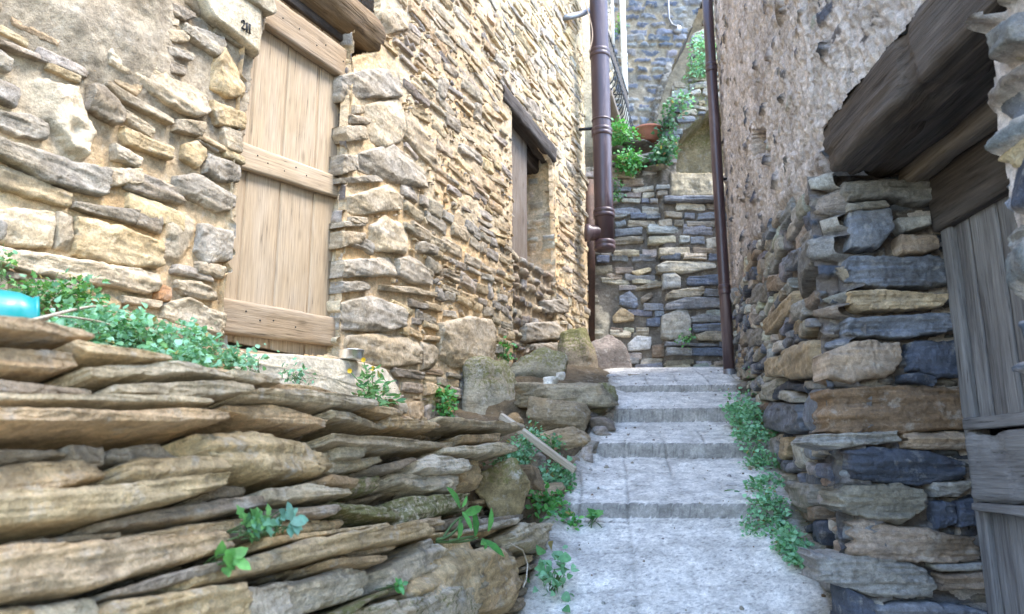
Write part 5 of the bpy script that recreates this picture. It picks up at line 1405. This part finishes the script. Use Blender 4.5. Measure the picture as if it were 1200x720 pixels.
# ------------------------------------------------------------------ boulders and loose stones beside the steps
def boulder(label, u0, u1, v0, v1, Y, col, seed, depth=.8, rotz=0., tilt=0., cat='boulder', name='boulder', moss=0., strata=.6, group='boulders beside the steps', sink=0., **kw):
    q = at((u0 + u1) / 2, (v0 + v1) / 2, Y); ry = ray((u0 + u1) / 2, (v0 + v1) / 2)[1]
    w, h = (u1 - u0) / F * Y / ry, (v1 - v0) / F * Y / ry
    V, Fq, c, m_ = rock(q - np.array([0, 0, sink / 2]), (w, w * depth, h + sink), col, seed, rotz, tilt, moss=moss, strata=strata, **kw)
    o = mesh_obj(name, V, Fq, M_DRY, col=c, moss=m_)
    return tag(o, label, cat, group)
boulder('big mossy grey block under the small window of the left house', 538, 616, 420, 502, 5.95, srgb(158, 150, 132), 1, .8, .2, 0, moss=.6, sink=.15)
boulder('dark blocky stone wedged left of the big mossy grey block', 512, 560, 428, 500, 5.9, srgb(118, 112, 108), 2, .9, .1, 0, sink=.15)
boulder('lichened boulder below the window with a small green plant on it', 592, 664, 406, 458, 6.6, srgb(140, 134, 116), 3, .7, .1, .1, moss=.55, sink=.15)
boulder('tall rounded boulder with green lichen at the corner of the left house', 650, 704, 384, 448, 7.8, srgb(158, 142, 120), 4, .8, 0, 0, moss=.7, sink=.2)
boulder('smooth brownish purple block against the end of the lane', 690, 740, 392, 448, 8.6, srgb(128, 118, 110), 5, .7, 0, 0, sink=.2, strata=.2)
boulder('long flat slab lying on top of the boulder pile by the steps', 604, 714, 444, 482, 5.75, srgb(160, 148, 124), 6, .7, .15, -.08, strata=1.2, moss=.12)
boulder('mossy end block beside the third step under the flat slab', 672, 724, 450, 494, 5.85, srgb(140, 134, 108), 7, .8, -.1, 0, moss=.55, strata=1.3)
boulder('rounded brown boulder in the middle of the pile by the steps', 614, 692, 468, 510, 5.35, srgb(150, 134, 108), 8, .8, .1, .05, strata=.7)
boulder('wedge of tan rock with a pale top edge below the round boulder', 624, 696, 502, 536, 5.1, srgb(172, 150, 118), 9, .6, -.2, -.16, strata=1.1)
boulder('ochre mossy end block propping the dry wall', 556, 622, 538, 612, DW.P(*DW.hit(590, 575), 0)[1] + .06, srgb(160, 142, 104), 10, .9, .1, 0, moss=.55)
boulder('brown cobble in front of the ochre end block', 604, 638, 546, 574, DW.P(*DW.hit(616, 570), 0)[1] + .10, srgb(140, 120, 94), 11, .9, .4, .1, moss=.2)
boulder('thin tan slab sticking out among the weeds beside the second step', 612, 664, 567, 586, 4.25, srgb(170, 150, 122), 12, .7, .2, -.1, strata=1.3)
boulder('pale grey block under the wooden lath', 590, 640, 518, 552, 4.75, srgb(165, 155, 142), 13, .8, .2, .1)
boulder('warm brown rock low against the left house wall beside the weeds', 460, 530, 455, 500, 5.7, srgb(186, 150, 104), 14, .8, .1, 0, strata=.4, sink=.1)
boulder('warm ochre rock between the mossy block and the lath', 572, 618, 484, 522, 5.5, srgb(166, 138, 100), 15, .8, .1, 0, strata=.6, sink=.1)
sm = 'small loose stones along the steps'
boulder('small white chip on the flat slab', 636, 654, 442, 453, 5.6, srgb(226, 222, 214), 20, .9, .3, 0, 'stone', 'loose_stone', group=sm, strata=.1)
boulder('small white pointed chip behind the flat slab', 652, 663, 436, 446, 5.75, srgb(226, 222, 214), 21, .9, .6, 0, 'stone', 'loose_stone', group=sm, strata=.1)
boulder('pale grey cobble at the left end of the top step', 711, 729, 439, 452, 7.0, srgb(190, 186, 182), 22, .9, .3, 0, 'stone', 'loose_stone', group=sm)
boulder('brownish cobble right of the pale one at the top step', 731, 752, 438, 449, 7.1, srgb(160, 148, 128), 23, .9, .3, 0, 'stone', 'loose_stone', group=sm)
for i, (u0, u1, v0, v1, Y, lb) in enumerate([(686, 702, 484, 492, 5.7, 'thin brown chip under the mossy end block'), (690, 722, 489, 504, 5.5, 'grey flake leaning at the edge of the third tread'), (694, 714, 500, 514, 5.35, 'pale flat flake beside the third tread'),
        (668, 706, 516, 532, 5.1, 'long grey flake lying along the second riser edge'), (676, 698, 524, 546, 4.9, 'small dark grey stone just right of the lath tip'), (660, 684, 534, 556, 4.85, 'little brown stone under the lath tip'), (699, 715, 478, 488, 5.8, 'dark chip against the mossy end block'), (705, 720, 484, 493, 5.75, 'brown chip nearest the third riser')]):
    boulder(lb, u0, u1, v0, v1, Y, pal(r, [srgb(150, 144, 136), srgb(138, 126, 112), srgb(168, 158, 146)]), 30 + i, .9, rng.uniform(0, 2), -.1, 'stone', 'loose_stone', group=sm, strata=1., nr=22, nc=36)
# dark weathered rubble at the foot of the right wall
for i, (u0, u1, v0, v1, lb) in enumerate([(862, 880, 448, 462, 'greenish cobble at the foot of the right drainpipe'), (874, 892, 446, 460, 'pale cobble beside the right drainpipe foot'), (868, 886, 462, 478, 'dark grey stone below the drainpipe foot at the wall'), (880, 902, 458, 482, 'upright grey stone at the right wall base behind the weeds')]):
    boulder(lb, u0, u1, v0, v1, 6.2, pal(r, DARKS + [dY]), 50 + i, .9, rng.uniform(0, 2), 0, 'stone', 'loose_stone', group='stones at the right wall foot', nr=22, nc=36)

# ------------------------------------------------------------------ pipes and metalwork
def pipe_pts(u, v0, v1, Y):
    a, b = at(u, v0, Y), at(u, v1, Y); a[0] = b[0] = (a[0] + b[0]) / 2
    return a, b
p_top, p_bot = pipe_pts(704, -60, 291, 8.55)
X, Yp = p_bot[0], 8.55; rad = .116
pipe = empty('drainpipe', p_bot); tag(pipe, 'thick purple brown drainpipe ending in mid air with a side elbow', 'drainpipe', 'drainpipes')
M_ = lambda nm, v, f, mat, par: mesh_obj(nm, v, f, mat, par)
def ptube(nm, pts, r_, mat, par, seg=28, cap=True):
    v, f = tube(pts, r_, seg, cap); return mesh_obj(nm, v, f[:, ::-1], mat, par)
zs = np.linspace(p_bot[2] + .02, p_top[2] + .5, 8)
ptube('pipe', [(X, Yp, z) for z in zs], rad, M_PIPE, pipe)
def collar(z, h=.05, r_=.014, par=pipe, xx=None, yy=None, rr_=None):
    xx, yy, rr_ = (X if xx is None else xx), (Yp if yy is None else yy), (rad if rr_ is None else rr_)
    ptube('collar', [(xx, yy, z - h), (xx, yy, z - h * .8), (xx, yy, z - h * .2), (xx, yy, z), (xx, yy, z + h * .2), (xx, yy, z + h * .8), (xx, yy, z + h)], np.array([rr_ + .002, rr_ + r_, rr_ + r_, rr_ + r_ * .3, rr_ + r_, rr_ + r_, rr_ + .002]), M_PIPE, par)
for v_ in (64, 156, 251): collar(at(704, v_, 8.55)[2], .055)
collar(p_bot[2] + .03, .06, .012)
ptube('pipe', [(X, Yp, at(704, 142, 8.55)[2] - .01), (X, Yp, at(704, 142, 8.55)[2]), (X, Yp, at(704, 142, 8.55)[2] + .01)], rad + .008, M_PIPE, pipe)
ze = at(690, 274, 8.55)[2]
ptube('elbow', [(X, Yp - .0, ze - .02), (X - .10, Yp - .02, ze), (X - .17, Yp - .03, ze), (X - .18, Yp - .03, ze), (X - .235, Yp - .03, ze), (X - .24, Yp - .03, ze)], np.array([.09, .092, .094, .108, .108, .085]), M_PIPE, pipe)
for v_ in (150,):
    ptube('bracket', [(X - .28, Yp + .05, at(704, v_, 8.55)[2]), (X - .08, Yp + .02, at(704, v_, 8.55)[2])], .02, M_IRON, pipe, 8)
X2, Y2 = at(855, 440, 6.95)[0], 6.95
zb, zt = at(855, 441, Y2)[2], 5.2
pipe2 = empty('drainpipe', (X2, Y2, zb)); tag(pipe2, 'slim purple brown drainpipe down the right house corner to the top step', 'drainpipe', 'drainpipes')
ptube('pipe', [(X2, Y2, z) for z in np.linspace(zb + .05, zt, 6)], .053, M_PIPE, pipe2, 24)
ptube('boot', [(X2, Y2, zb - .03), (X2, Y2, zb), (X2, Y2, zb + .06), (X2, Y2, zb + .07)], np.array([.054, .056, .056, .048]), M_GREYMET, pipe2, 20)
for v_ in (80, 340): collar(at(840, v_, Y2)[2], .05, .007, pipe2, X2, Y2, .053)
for v_ in (210, 400):
    z = at(845, v_, Y2)[2]; ptube('bracket', [(X2, Y2, z), (X2 + .10, Y2 + .0, z)], .012, M_IRON, pipe2, 8)
for nm, u, v0, v1, Y, r_, lb in (('white_pipe', 731, -40, 158, 12.3, .052, 'white painted pipe standing up from the plants behind the railing'), ('white_pipe', 717.5, -40, 52, 10.2, .021, 'thin white pipe beside the big drainpipe at the top')):
    a, b = pipe_pts(u, v0, v1, Y); e = empty(nm, b); tag(e, lb, 'pipe', 'white pipes')
    ptube('pipe', [a, (a + b) / 2, b], r_, M_WHITE, e, 16)
    m = a * .45 + b * .55; ptube('collar', [m - [0, 0, .05], m + [0, 0, .05]], r_ * 1.14, M_WHITE, e, 16)
a_, b_ = pipe_pts(782.5, -40, 22, 12.9)
e = empty('conduit', b_); tag(e, 'thin grey conduit ending in a small plate on the far stone building', 'conduit')
ptube('tube', [a_, b_, b_ + [0.05, 0, -.12], b_ + [.16, 0, -.18]], .022, M_GREYMET, e, 10)
ptube('plate', [b_ + [.16, .06, -.2], b_ + [.16, .03, -.2]], .09, M_GREYMET, e, 14)
# railing of the balcony
rt0, rt1 = at(711, 36, 9.7), at(735, 110, 11.6); rb0, rb1 = at(711, 104, 9.7), at(733, 150, 11.6)
rt1[2] = rt0[2]; rb1[2] = rb0[2]
rail = empty('balcony_railing', (rb0 + rb1) / 2 - [0, 0, .1]); tag(rail, 'black wrought iron balcony railing behind the thick drainpipe', 'railing')
ptube('top_rail', [rt0, rt1, rt1 + [-.35, .02, 0]], .022, M_IRON, rail, 8); ptube('bottom_rail', [rb0, rb1, rb1 + [-.35, .02, 0]], .018, M_IRON, rail, 8)
for i in range(15):
    t = i / 14; a, b = rb0 + (rb1 - rb0) * t, rt0 + (rt1 - rt0) * t
    out = np.array([.13, -.02, 0])
    ptube('bar', [a, a + out * .7 + [0, 0, .12], a + out + [0, 0, .3], a * .4 + b * .6 + out * .3, b], .010, M_IRON, rail, 6)
timber('slab', rb0 + [-.3, 0, -.12], rb1 + [-.3, .1, -.12], (0, 0, 1), .75, .1, M_SHUT, rail, 130, .004)
# rusty sheet in the gap between the house and the rubble wall
RS = Plane((0, 8.99, 0), (1, 0, 0), (0, 0, 1), (0, -1, 0))
q = RS.poly([(684, 210), (698, 210), (697, 408), (684, 392)])
v = np.concatenate([RS.P(q[:, 0], q[:, 1], np.zeros(4)), RS.P(q[:, 0], q[:, 1], np.full(4, -.012))])
o = mesh_obj('metal_sheet', v, np.array([[0, 1, 2, 3], [7, 6, 5, 4], [0, 4, 5, 1], [1, 5, 6, 2], [2, 6, 7, 3], [3, 7, 4, 0]]), M_RUST, smooth=False)
tag(o, 'tall narrow rusty brown sheet below the drainpipe elbow', 'metal sheet')
# wall hook
H0 = L.off(.02)
hk = [L.P(*L.hit(689, -6), .03), L.P(*L.hit(687, 4), .10), L.P(*L.hit(681, 14), .14), L.P(*L.hit(672, 19), .12), L.P(*L.hit(662, 21), .05), L.P(*L.hit(660, 21), -.03)]
v, f = tube(hk, [.028, .034, .036, .036, .04, .03], 10)
tag(mesh_obj('wall_hook', v, f[:, ::-1], M_GREYMET), 'curved grey iron hook high on the left house wall', 'hook')
# loose thin cable round the big pipe
t = np.linspace(0, 1, 60)
zc = at(692, 66, 8.5)[2] + t * 1.6
cb = np.stack([X - .15 + .05 * np.sin(t * 9), 8.42 - .02 * np.cos(t * 13), zc], 1)
loop = np.stack([X + .15 * np.cos(t * 8 + 2.4), 8.55 - .15 * np.abs(np.sin(t * 8 + 2.4)) , zc[-1] - .35 + .10 * np.sin(t * 16) + t * .3], 1)
v, f = tube(np.concatenate([cb, loop]), .007, 6)
tag(mesh_obj('cable', v, f, M_CABLE), 'thin tan cable looping around the top of the thick drainpipe', 'cable')

# ------------------------------------------------------------------ small things
def lathe(prof, c, seg=40, mat=None, name='pot', tilt=None, parent=None):
    prof = np.asarray(prof, float); a = np.linspace(0, 2 * np.pi, seg, endpoint=False)
    V = np.stack([prof[:, :1] * np.cos(a), prof[:, :1] * np.sin(a), np.repeat(prof[:, 1:2], seg, 1)], -1)
    if tilt is not None: V = V @ np.array(tilt).T
    return mesh_obj(name, V.reshape(-1, 3) + np.asarray(c), grid_faces(len(prof), seg, True), mat, parent)
c0 = at(760, 164, 9.5)
lathe([(q_[0] * .82, q_[1] * .8) for q_ in [(.001, 0), (.15, 0), (.165, .02), (.23, .12), (.25, .19), (.265, .20), (.265, .235), (.24, .235), (.235, .20), (.20, .15), (.001, .14)]], c0 - [0, 0, .05], mat=M_TERRA, name='terracotta_pot')
tag(bpy.data.objects['terracotta_pot'], 'wide shallow terracotta pot on the ledge at the end of the lane', 'pot')
c1 = at(390, 424, 4.55)
c1 = L.P(L.hit(390, 420)[0] + .04, L.hit(390, 424)[1] + .01, .10)
o = lathe([(.001, .0), (.068, .0), (.07, .004), (.069, .05), (.073, .052), (.073, .056), (.066, .056), (.063, .01), (.001, .008)], c1, mat=M_STEEL, name='metal_bowl'); tag(o, 'small shiny metal bowl on the threshold slab by the wooden door', 'bowl')
# teal trough with a short spout lying behind the dry wall
tb = at(14, 378, 1.95)
e = empty('watering_can', tb - [0, 0, .1]); tag(e, 'teal plastic watering can lying among weeds behind the dry stone wall', 'watering can')
R_ = Matrix.Rotation(math.radians(32), 3, 'Z') @ Matrix.Rotation(math.radians(82), 3, 'Y') @ Matrix.Rotation(0, 3, 'X')
a = np.linspace(0, 2 * np.pi, 40, endpoint=False)
pr = np.array([(.001, -.24), (.085, -.24), (.092, -.23), (.092, -.05), (.090, .06), (.078, .12), (.062, .15), (.066, .155), (.066, .165), (.058, .16), (.07, .11), (.082, .05), (.08, -.2), (.001, -.21)])
Vv = np.stack([pr[:, :1] * np.cos(a), pr[:, :1] * np.sin(a), np.repeat(pr[:, 1:2], 40, 1)], -1).reshape(-1, 3) @ np.array(R_).T + tb + np.array([-.12, .0, .0])
mesh_obj('body', Vv, grid_faces(len(pr), 40, True), M_TEAL, e)
v, f = tube([tb + [-.02, -.04, -.055], tb + [.04, -.05, -.062], tb + [.085, -.055, -.062], tb + [.09, -.055, -.062], tb + [.112, -.055, -.062], tb + [.113, -.055, -.062], tb + [.09, -.055, -.062]], [.02, .022, .022, .027, .027, .022, .021], 18, False)
mesh_obj('spout', v, f[:, ::-1], M_TEAL, e)
v, f = tube([tb + [-.3, -.02, .08], tb + [-.25, -.04, .14], tb + [-.12, -.05, .15], tb + [-.06, -.04, .09]], .012, 10)
mesh_obj('handle', v, f[:, ::-1], M_TEAL, e)
# dry stems
P = [at(18, 380, 1.75), at(60, 372, 1.8), at(95, 357, 1.95), at(125, 359, 2.1)]
tt = np.linspace(0, 1, 24)[:, None]; Q = sum(np.array(pp) * cc for pp, cc in zip(P, ((1 - tt) ** 3, 3 * (1 - tt) ** 2 * tt, 3 * (1 - tt) * tt ** 2, tt ** 3)))
v, f = tube(Q, np.linspace(.006, .003, 24), 6); v2, f2 = tube(Q[8:] + np.linspace(0, 1, 16)[:, None] * np.array([.03, 0, -.06]), .003, 6)
mb = MB(); mb.add(v, f); mb.add(v2, f2)
tag(mb.build('dead_bramble', M_STICK), 'dry straw coloured bramble trailing over the watering can', 'bramble')
# lath leaning from the rubble onto the step
l0, l1 = at(587, 488, 4.50), at(674, 551, 4.22)
o = timber('wooden_lath', l0, l1, (0, -.3, 1), .03, .042, M_STICK, None, 140, .004, .3, taper=.85)
tag(o, 'pale split wooden lath leaning across the weeds down to the steps', 'lath')
# reddish board lying in the weeds below the left wall
q0, q1 = at(105, 372, 2.75), at(212, 398, 3.2)
o = timber('plank', q0, q1, (0, 0, 1), .12, .10, M_RAIL, None, 141, .004, .15); tag(o, 'brown plank lying along the foot of the left house wall among weeds', 'plank')
# straw root hanging over the wall end
P = np.array([DW.P(*DW.hit(u, v), .05) for u, v in ((583, 640), (600, 648), (606, 665), (604, 684), (600, 692))])
v, f = tube(P, .0035, 6); tag(mesh_obj('dry_root', v, f, M_STICK), 'thin pale root hanging over the end stones of the dry wall', 'root')

# ------------------------------------------------------------------ plants
A3 = np.array
def pl(name, label, base, blobs, **kw): return plant(name, label, base, blobs, **kw)
def B_(u, v, Y, ru, rv, rd=None, sh=1.0):
    c = at(u, v, Y); ry = ray(u, v)[1]; k = Y / F / ry
    return (c, (ru * k, (rd if rd else (ru + rv) / 2 * k), rv * k), sh)
mint = (A3([.18, .38, .21]), A3([.29, .52, .34]), A3([.12, .29, .13]))
mid = (A3([.07, .20, .06]), A3([.17, .34, .10]), A3([.12, .28, .15]))
fresh = (A3([.06, .23, .05]), A3([.15, .39, .10]), A3([.12, .34, .14]))
gw = 'weeds on the dry stone wall'
pl('weed', 'leggy weed clump behind the watering can at the foot of the left wall', at(75, 372, 2.5), [B_(60, 350, 2.45, 32, 13, .1), B_(92, 348, 2.5, 18, 14, .1, .7), B_(40, 345, 2.4, 20, 9, .1, .5)], leaf='lobed', size=.024, n=650, cols=mid, group=gw, seed=1)
pl('weed', 'wide sprawling mint green weed covering the top of the dry wall', at(170, 425, 2.2), [B_(108, 385, 2.05, 36, 20, .14, 1.0), B_(160, 393, 2.2, 46, 22, .15, 1.3), B_(215, 403, 2.35, 42, 18, .15, 1.), B_(130, 375, 2.2, 40, 14, .12, .6), B_(255, 418, 2.5, 32, 10, .12, .5), B_(190, 420, 2.0, 60, 10, .08, .8)], leaf='heart', size=.018, n=2700, cols=mint, group=gw, seed=2, stems=50)
pl('weed', 'single sprig standing up in front of the threshold slab left end', at(303, 438, 3.0), [B_(303, 420, 3.0, 8, 9, .03), B_(298, 432, 3.0, 10, 4, .03, .5)], leaf='oval', size=.024, n=34, cols=mint, group=gw, seed=3, stems=8)
pl('weed', 'low sprig on the wall top in front of the threshold slab middle', at(345, 446, 3.2), [B_(345, 438, 3.2, 18, 5, .05)], leaf='lobed', size=.022, n=60, cols=mint, group=gw, seed=4)
pl('weed', 'dark green tuft at the far left edge against the house wall', at(-8, 330, 2.4), [B_(-4, 306, 2.4, 12, 17, .08)], leaf='lobed', size=.022, n=90, cols=mid, group=gw, seed=5)
pl('weed', 'low sprigs along the wall top right of the sprawling weed', at(275, 440, 2.7), [B_(272, 431, 2.7, 22, 6, .06)], leaf='heart', size=.022, n=70, cols=mint, group=gw, seed=6)
fw = pl('flowering_weed', 'bushy weed with yellow flowers at the right end of the threshold slab', at(436, 486, 4.05), [B_(434, 458, 4.05, 18, 16, .09), B_(440, 470, 4.05, 22, 10, .09), B_(428, 442, 4.05, 7, 8, .04, .3)], leaf='long', size=.045, n=230, cols=(A3([.12, .27, .09]), A3([.22, .38, .17]), A3([.09, .24, .10])), seed=7, up=.3)
for (u, v) in ((426, 422), (410, 435), (437, 432)):
    mb = MB(); c = at(u, v, 4.02); rr_ = .017
    for k in range(10):
        a = k * .628; d = A3([math.cos(a), -.55, math.sin(a)]); d /= np.linalg.norm(d); s = np.cross(d, [0, -1, 0]); s /= np.linalg.norm(s)
        mb.add(A3([c, c + d * rr_ * .6 + s * rr_ * .28, c + d * rr_, c + d * rr_ * .6 - s * rr_ * .28]), A3([[0, 1, 2, 3]]))
    v_, f_ = tube([c, c * .5 + at(436, 470, 4.05) * .5 + [0, 0, .01], at(436, 480, 4.05)], .0025, 5)
    o = mb.build('flower', M_PETAL, fw, smooth=False)
    mesh_obj('flower_stalk', v_, f_, M_LEAF, fw, col=np.tile(A3([.12, .25, .08]), (len(v_), 1)))
pl('weed', 'bushy green plant growing from the wall foot left of the big boulders', at(515, 486, 5.5), [B_(508, 466, 5.5, 18, 12, .1), B_(520, 472, 5.45, 12, 13, .1), B_(502, 452, 5.5, 6, 6, .05, .3)], leaf='oval', size=.03, n=600, cols=fresh, seed=8, group='weeds among the boulders')
pl('weed', 'small bright plant in a crack under the small window', at(592, 424, 6.5), [B_(590, 412, 6.45, 11, 9, .07)], leaf='oval', size=.038, n=90, cols=fresh, seed=9, group='weeds among the boulders')
gd = 'plants rooted in the dry wall joints'
pl('weed', 'small ferny rosette in the middle of the dry wall face', DW.P(*DW.hit(272, 632), .03), [(DW.P(*DW.hit(272, 625), .06), (.045, .03, .035), 1.)], leaf='lobed', size=.026, n=50, cols=mid, group=gd, rosette=(.75, -.6, .35), seed=10)
pl('succulent', 'pale blue green rosette plant beside the ferny one on the dry wall', DW.P(*DW.hit(300, 630), .03), [(DW.P(*DW.hit(301, 622), .08), (.035, .02, .035), 1.)], leaf='oval', size=.028, n=18, cols=(A3([.17, .36, .27]), A3([.22, .42, .32])), group=gd, rosette=(.75, -.6, .35), seed=11, out=(0, -.3, 0))
pl('weed', 'little plant with pointed leaves below the rosettes on the dry wall', DW.P(*DW.hit(236, 665), .02), [(DW.P(*DW.hit(238, 670), .06), (.05, .025, .035), 1.)], leaf='oval', size=.030, n=14, cols=(A3([.10, .28, .06]), A3([.16, .36, .09])), group=gd, rosette=(.75, -.6, .35), seed=12, out=(0, -.3, -.2))
pl('weed', 'long leaved plant curling from a joint near the end of the dry wall', DW.P(*DW.hit(514, 634), .02), [(DW.P(*DW.hit(516, 610), .08), (.015, .015, .05), .6), (DW.P(*DW.hit(535, 640), .10), (.05, .02, .02), .6)], leaf='long', size=.085, n=11, cols=fresh[:2], group=gd, rosette=(.75, -.6, .35), seed=13, stems=4)
pl('weed', 'tiny sprig low on the dry wall near the mossy stones', DW.P(*DW.hit(448, 692), .02), [(DW.P(*DW.hit(448, 692), .05), (.02, .02, .015), 1.)], leaf='oval', size=.018, n=18, cols=fresh, group=gd, rosette=(.75, -.6, .35), seed=14)
gl = 'weeds along the left edge of the steps'
pl('weed', 'pale green clump between the dry wall end and the lath', at(612, 552, 4.45), [B_(606, 532, 4.45, 20, 14, .12), B_(622, 512, 4.5, 10, 10, .07, .5), B_(590, 540, 4.4, 12, 7, .06, .4)], leaf='lobed', size=.026, n=900, cols=mint, group=gl, seed=15)
pl('weed', 'green tuft behind the lath against the tan wedge rock', at(650, 528, 4.75), [B_(648, 522, 4.75, 12, 9, .07)], leaf='heart', size=.026, n=90, cols=mid, group=gl, seed=16)
pl('weed', 'rounded leaf clump under the lower tip of the lath', at(655, 574, 4.45), [B_(652, 556, 4.4, 18, 13, .1), B_(664, 572, 4.35, 12, 8, .06, .5)], leaf='heart', size=.028, n=420, cols=mint, group=gl, seed=17)
pl('weed', 'leafy clump beside the second step below the thin slab', at(640, 606, 4.15), [B_(638, 590, 4.12, 17, 15, .1), B_(652, 604, 4.08, 16, 9, .07, .6), B_(664, 612, 4.0, 10, 7, .05, .3)], leaf='oval', size=.03, n=520, cols=fresh, group=gl, seed=18)
pl('weed', 'single sprig growing out of the second riser on the path', at(697, 618, 4.0), [B_(697, 606, 4.0, 8, 10, .04)], leaf='heart', size=.042, n=14, cols=fresh, group=gl, rosette=(0, -.5, .85), seed=19, stems=5)
pl('weed', 'broad leaved plant at the foot of the dry wall beside the path', at(650, 700, 3.45), [B_(648, 680, 3.42, 16, 17, .07), B_(655, 668, 3.42, 10, 9, .05, .4)], leaf='heart', size=.040, n=85, cols=mint, group=gl, seed=20)
gr = 'weeds along the foot of the right wall'
pl('weed', 'tall bushy weed strip against the right wall beside the second step', at(898, 545, 5.0), [B_(880, 494, 5.2, 26, 19, .12), B_(886, 520, 5.0, 27, 22, .12), B_(895, 550, 4.7, 24, 24, .11), B_(899, 574, 4.4, 22, 16, .1, .7), B_(866, 482, 5.4, 15, 12, .1, .5)], leaf='heart', size=.024, n=2900, cols=mint, group=gr, seed=21, stems=50)
pl('weed', 'spreading weed at the right wall foot nearest the viewer', at(915, 640, 3.85), [B_(902, 598, 4.0, 24, 20, .1), B_(895, 624, 3.9, 26, 15, .1), B_(925, 638, 3.65, 18, 18, .08, .7), B_(892, 576, 4.25, 20, 16, .08, .6), B_(935, 652, 3.55, 14, 12, .07, .5)], leaf='heart', size=.021, n=2300, cols=mint, group=gr, seed=22, stems=50)
pl('weed', 'thin weeds at the foot of the right drainpipe', at(866, 478, 6.1), [B_(858, 466, 6.1, 12, 6, .08), B_(872, 470, 5.9, 9, 12, .08)], leaf='lobed', size=.03, n=110, cols=mint, group=gr, seed=23)
pl('weed', 'small weed on the right wall between stones beside the drainpipe', at(888, 440, 5.95), [B_(886, 436, 5.9, 6, 8, .04)], leaf='lobed', size=.028, n=40, cols=mint, group=gr, seed=24)
pl('weed', 'grassy sprigs sticking out left of the nearest right hand weed', at(880, 592, 4.1), [B_(876, 586, 4.1, 10, 10, .05)], leaf='long', size=.06, n=16, cols=mid, group=gr, seed=25, stems=6)
gb = 'plants on the ledge at the end of the lane'
pl('shrub', 'bright green plant beside the thick drainpipe on the upper ledge', at(722, 186, 9.3), [B_(722, 158, 9.3, 13, 16, .2), B_(735, 164, 9.4, 12, 8, .15, .5)], leaf='oval', size=.05, n=700, cols=fresh, group=gb, seed=26)
pl('shrub', 'green cushion plant hanging over the rubble wall top', at(740, 188, 9.05), [B_(738, 190, 9.05, 13, 11, .15)], leaf='oval', size=.042, n=600, cols=fresh, group=gb, seed=27)
pl('climber', 'climbing plant trailing down beside the arched wall and the pot', at(782, 190, 9.0), [B_(782, 172, 9.0, 12, 14, .12), B_(776, 184, 9.0, 16, 7, .12, .7), B_(788, 134, 9.05, 10, 14, .1, .6), B_(778, 150, 9.2, 8, 10, .1, .5)], leaf='heart', size=.045, n=600, cols=(A3([.05, .16, .07]), A3([.10, .22, .11]), A3([.07, .18, .09])), group=gb, seed=28)
pl('climber', 'green creeper on the sloping stonework near the top of the slim drainpipe', at(826, 90, 9.2), [B_(822, 58, 9.15, 12, 16, .1), B_(816, 78, 9.15, 9, 12, .1, .6), B_(800, 118, 9.0, 10, 10, .1, .4)], leaf='lobed', size=.045, n=600, cols=mint, group=gb, seed=29)
pl('weed', 'small green tuft in a joint of the coursed wall beside the slim drainpipe', at(804, 400, 9.0), [B_(804, 396, 8.98, 10, 4, .06)], leaf='lobed', size=.04, n=70, cols=fresh, group=gb, seed=30)
pl('weed', 'dull creeping weed low on the rubble wall beside the drainpipe', at(722, 226, 9.05), [B_(722, 222, 9.02, 7, 14, .06)], leaf='lobed', size=.04, n=90, cols=mid, group=gb, seed=31)
pl('weed', 'small weed on the far building behind the white pipe', at(726, 40, 12.7), [B_(726, 28, 12.5, 4, 8, .1)], leaf='lobed', size=.06, n=50, cols=mid, group=gb, seed=32)

# ------------------------------------------------------------------ light, sky, camera
sc = bpy.context.scene
w = bpy.data.worlds.new('World'); sc.world = w; w.use_nodes = True
nt = w.node_tree; bg = nt.nodes['Background']
sky = nt.nodes.new('ShaderNodeTexSky'); sky.sky_type = 'NISHITA'; sky.sun_disc = False
sdir = Vector((.46, -.12, .88)).normalized()
sky.sun_elevation = math.asin(sdir.z); sky.sun_rotation = math.atan2(sdir.x, sdir.y)
sky.air_density = 1.0; sky.dust_density = .4; sky.ozone_density = 1.6
nt.links.new(sky.outputs[0], bg.inputs[0]); bg.inputs[1].default_value = .15
sun = bpy.data.lights.new('sun', 'SUN'); sun.energy = 1.15; sun.angle = math.radians(26); sun.color = (1.0, .93, .84)
so = bpy.data.objects.new('sun', sun); C.objects.link(so); so.rotation_euler = (-sdir).to_track_quat('-Z', 'Y').to_euler()
cam = bpy.data.cameras.new('camera'); co = bpy.data.objects.new('camera', cam); C.objects.link(co)
cam.sensor_width = 36; cam.lens = 36 * F / 1200; cam.clip_start = .05; cam.clip_end = 3000
co.rotation_euler = (math.pi / 2 + PITCH, 0, 0)
cam.dof.use_dof = True; cam.dof.focus_distance = 3.9; cam.dof.aperture_fstop = 4.0
sc.camera = co
sc.view_settings.view_transform = 'Standard'; sc.view_settings.look = 'None'; sc.view_settings.gamma = 1
sc.view_settings.exposure = 3.12
sc.render.resolution_x, sc.render.resolution_y = 1024, 614
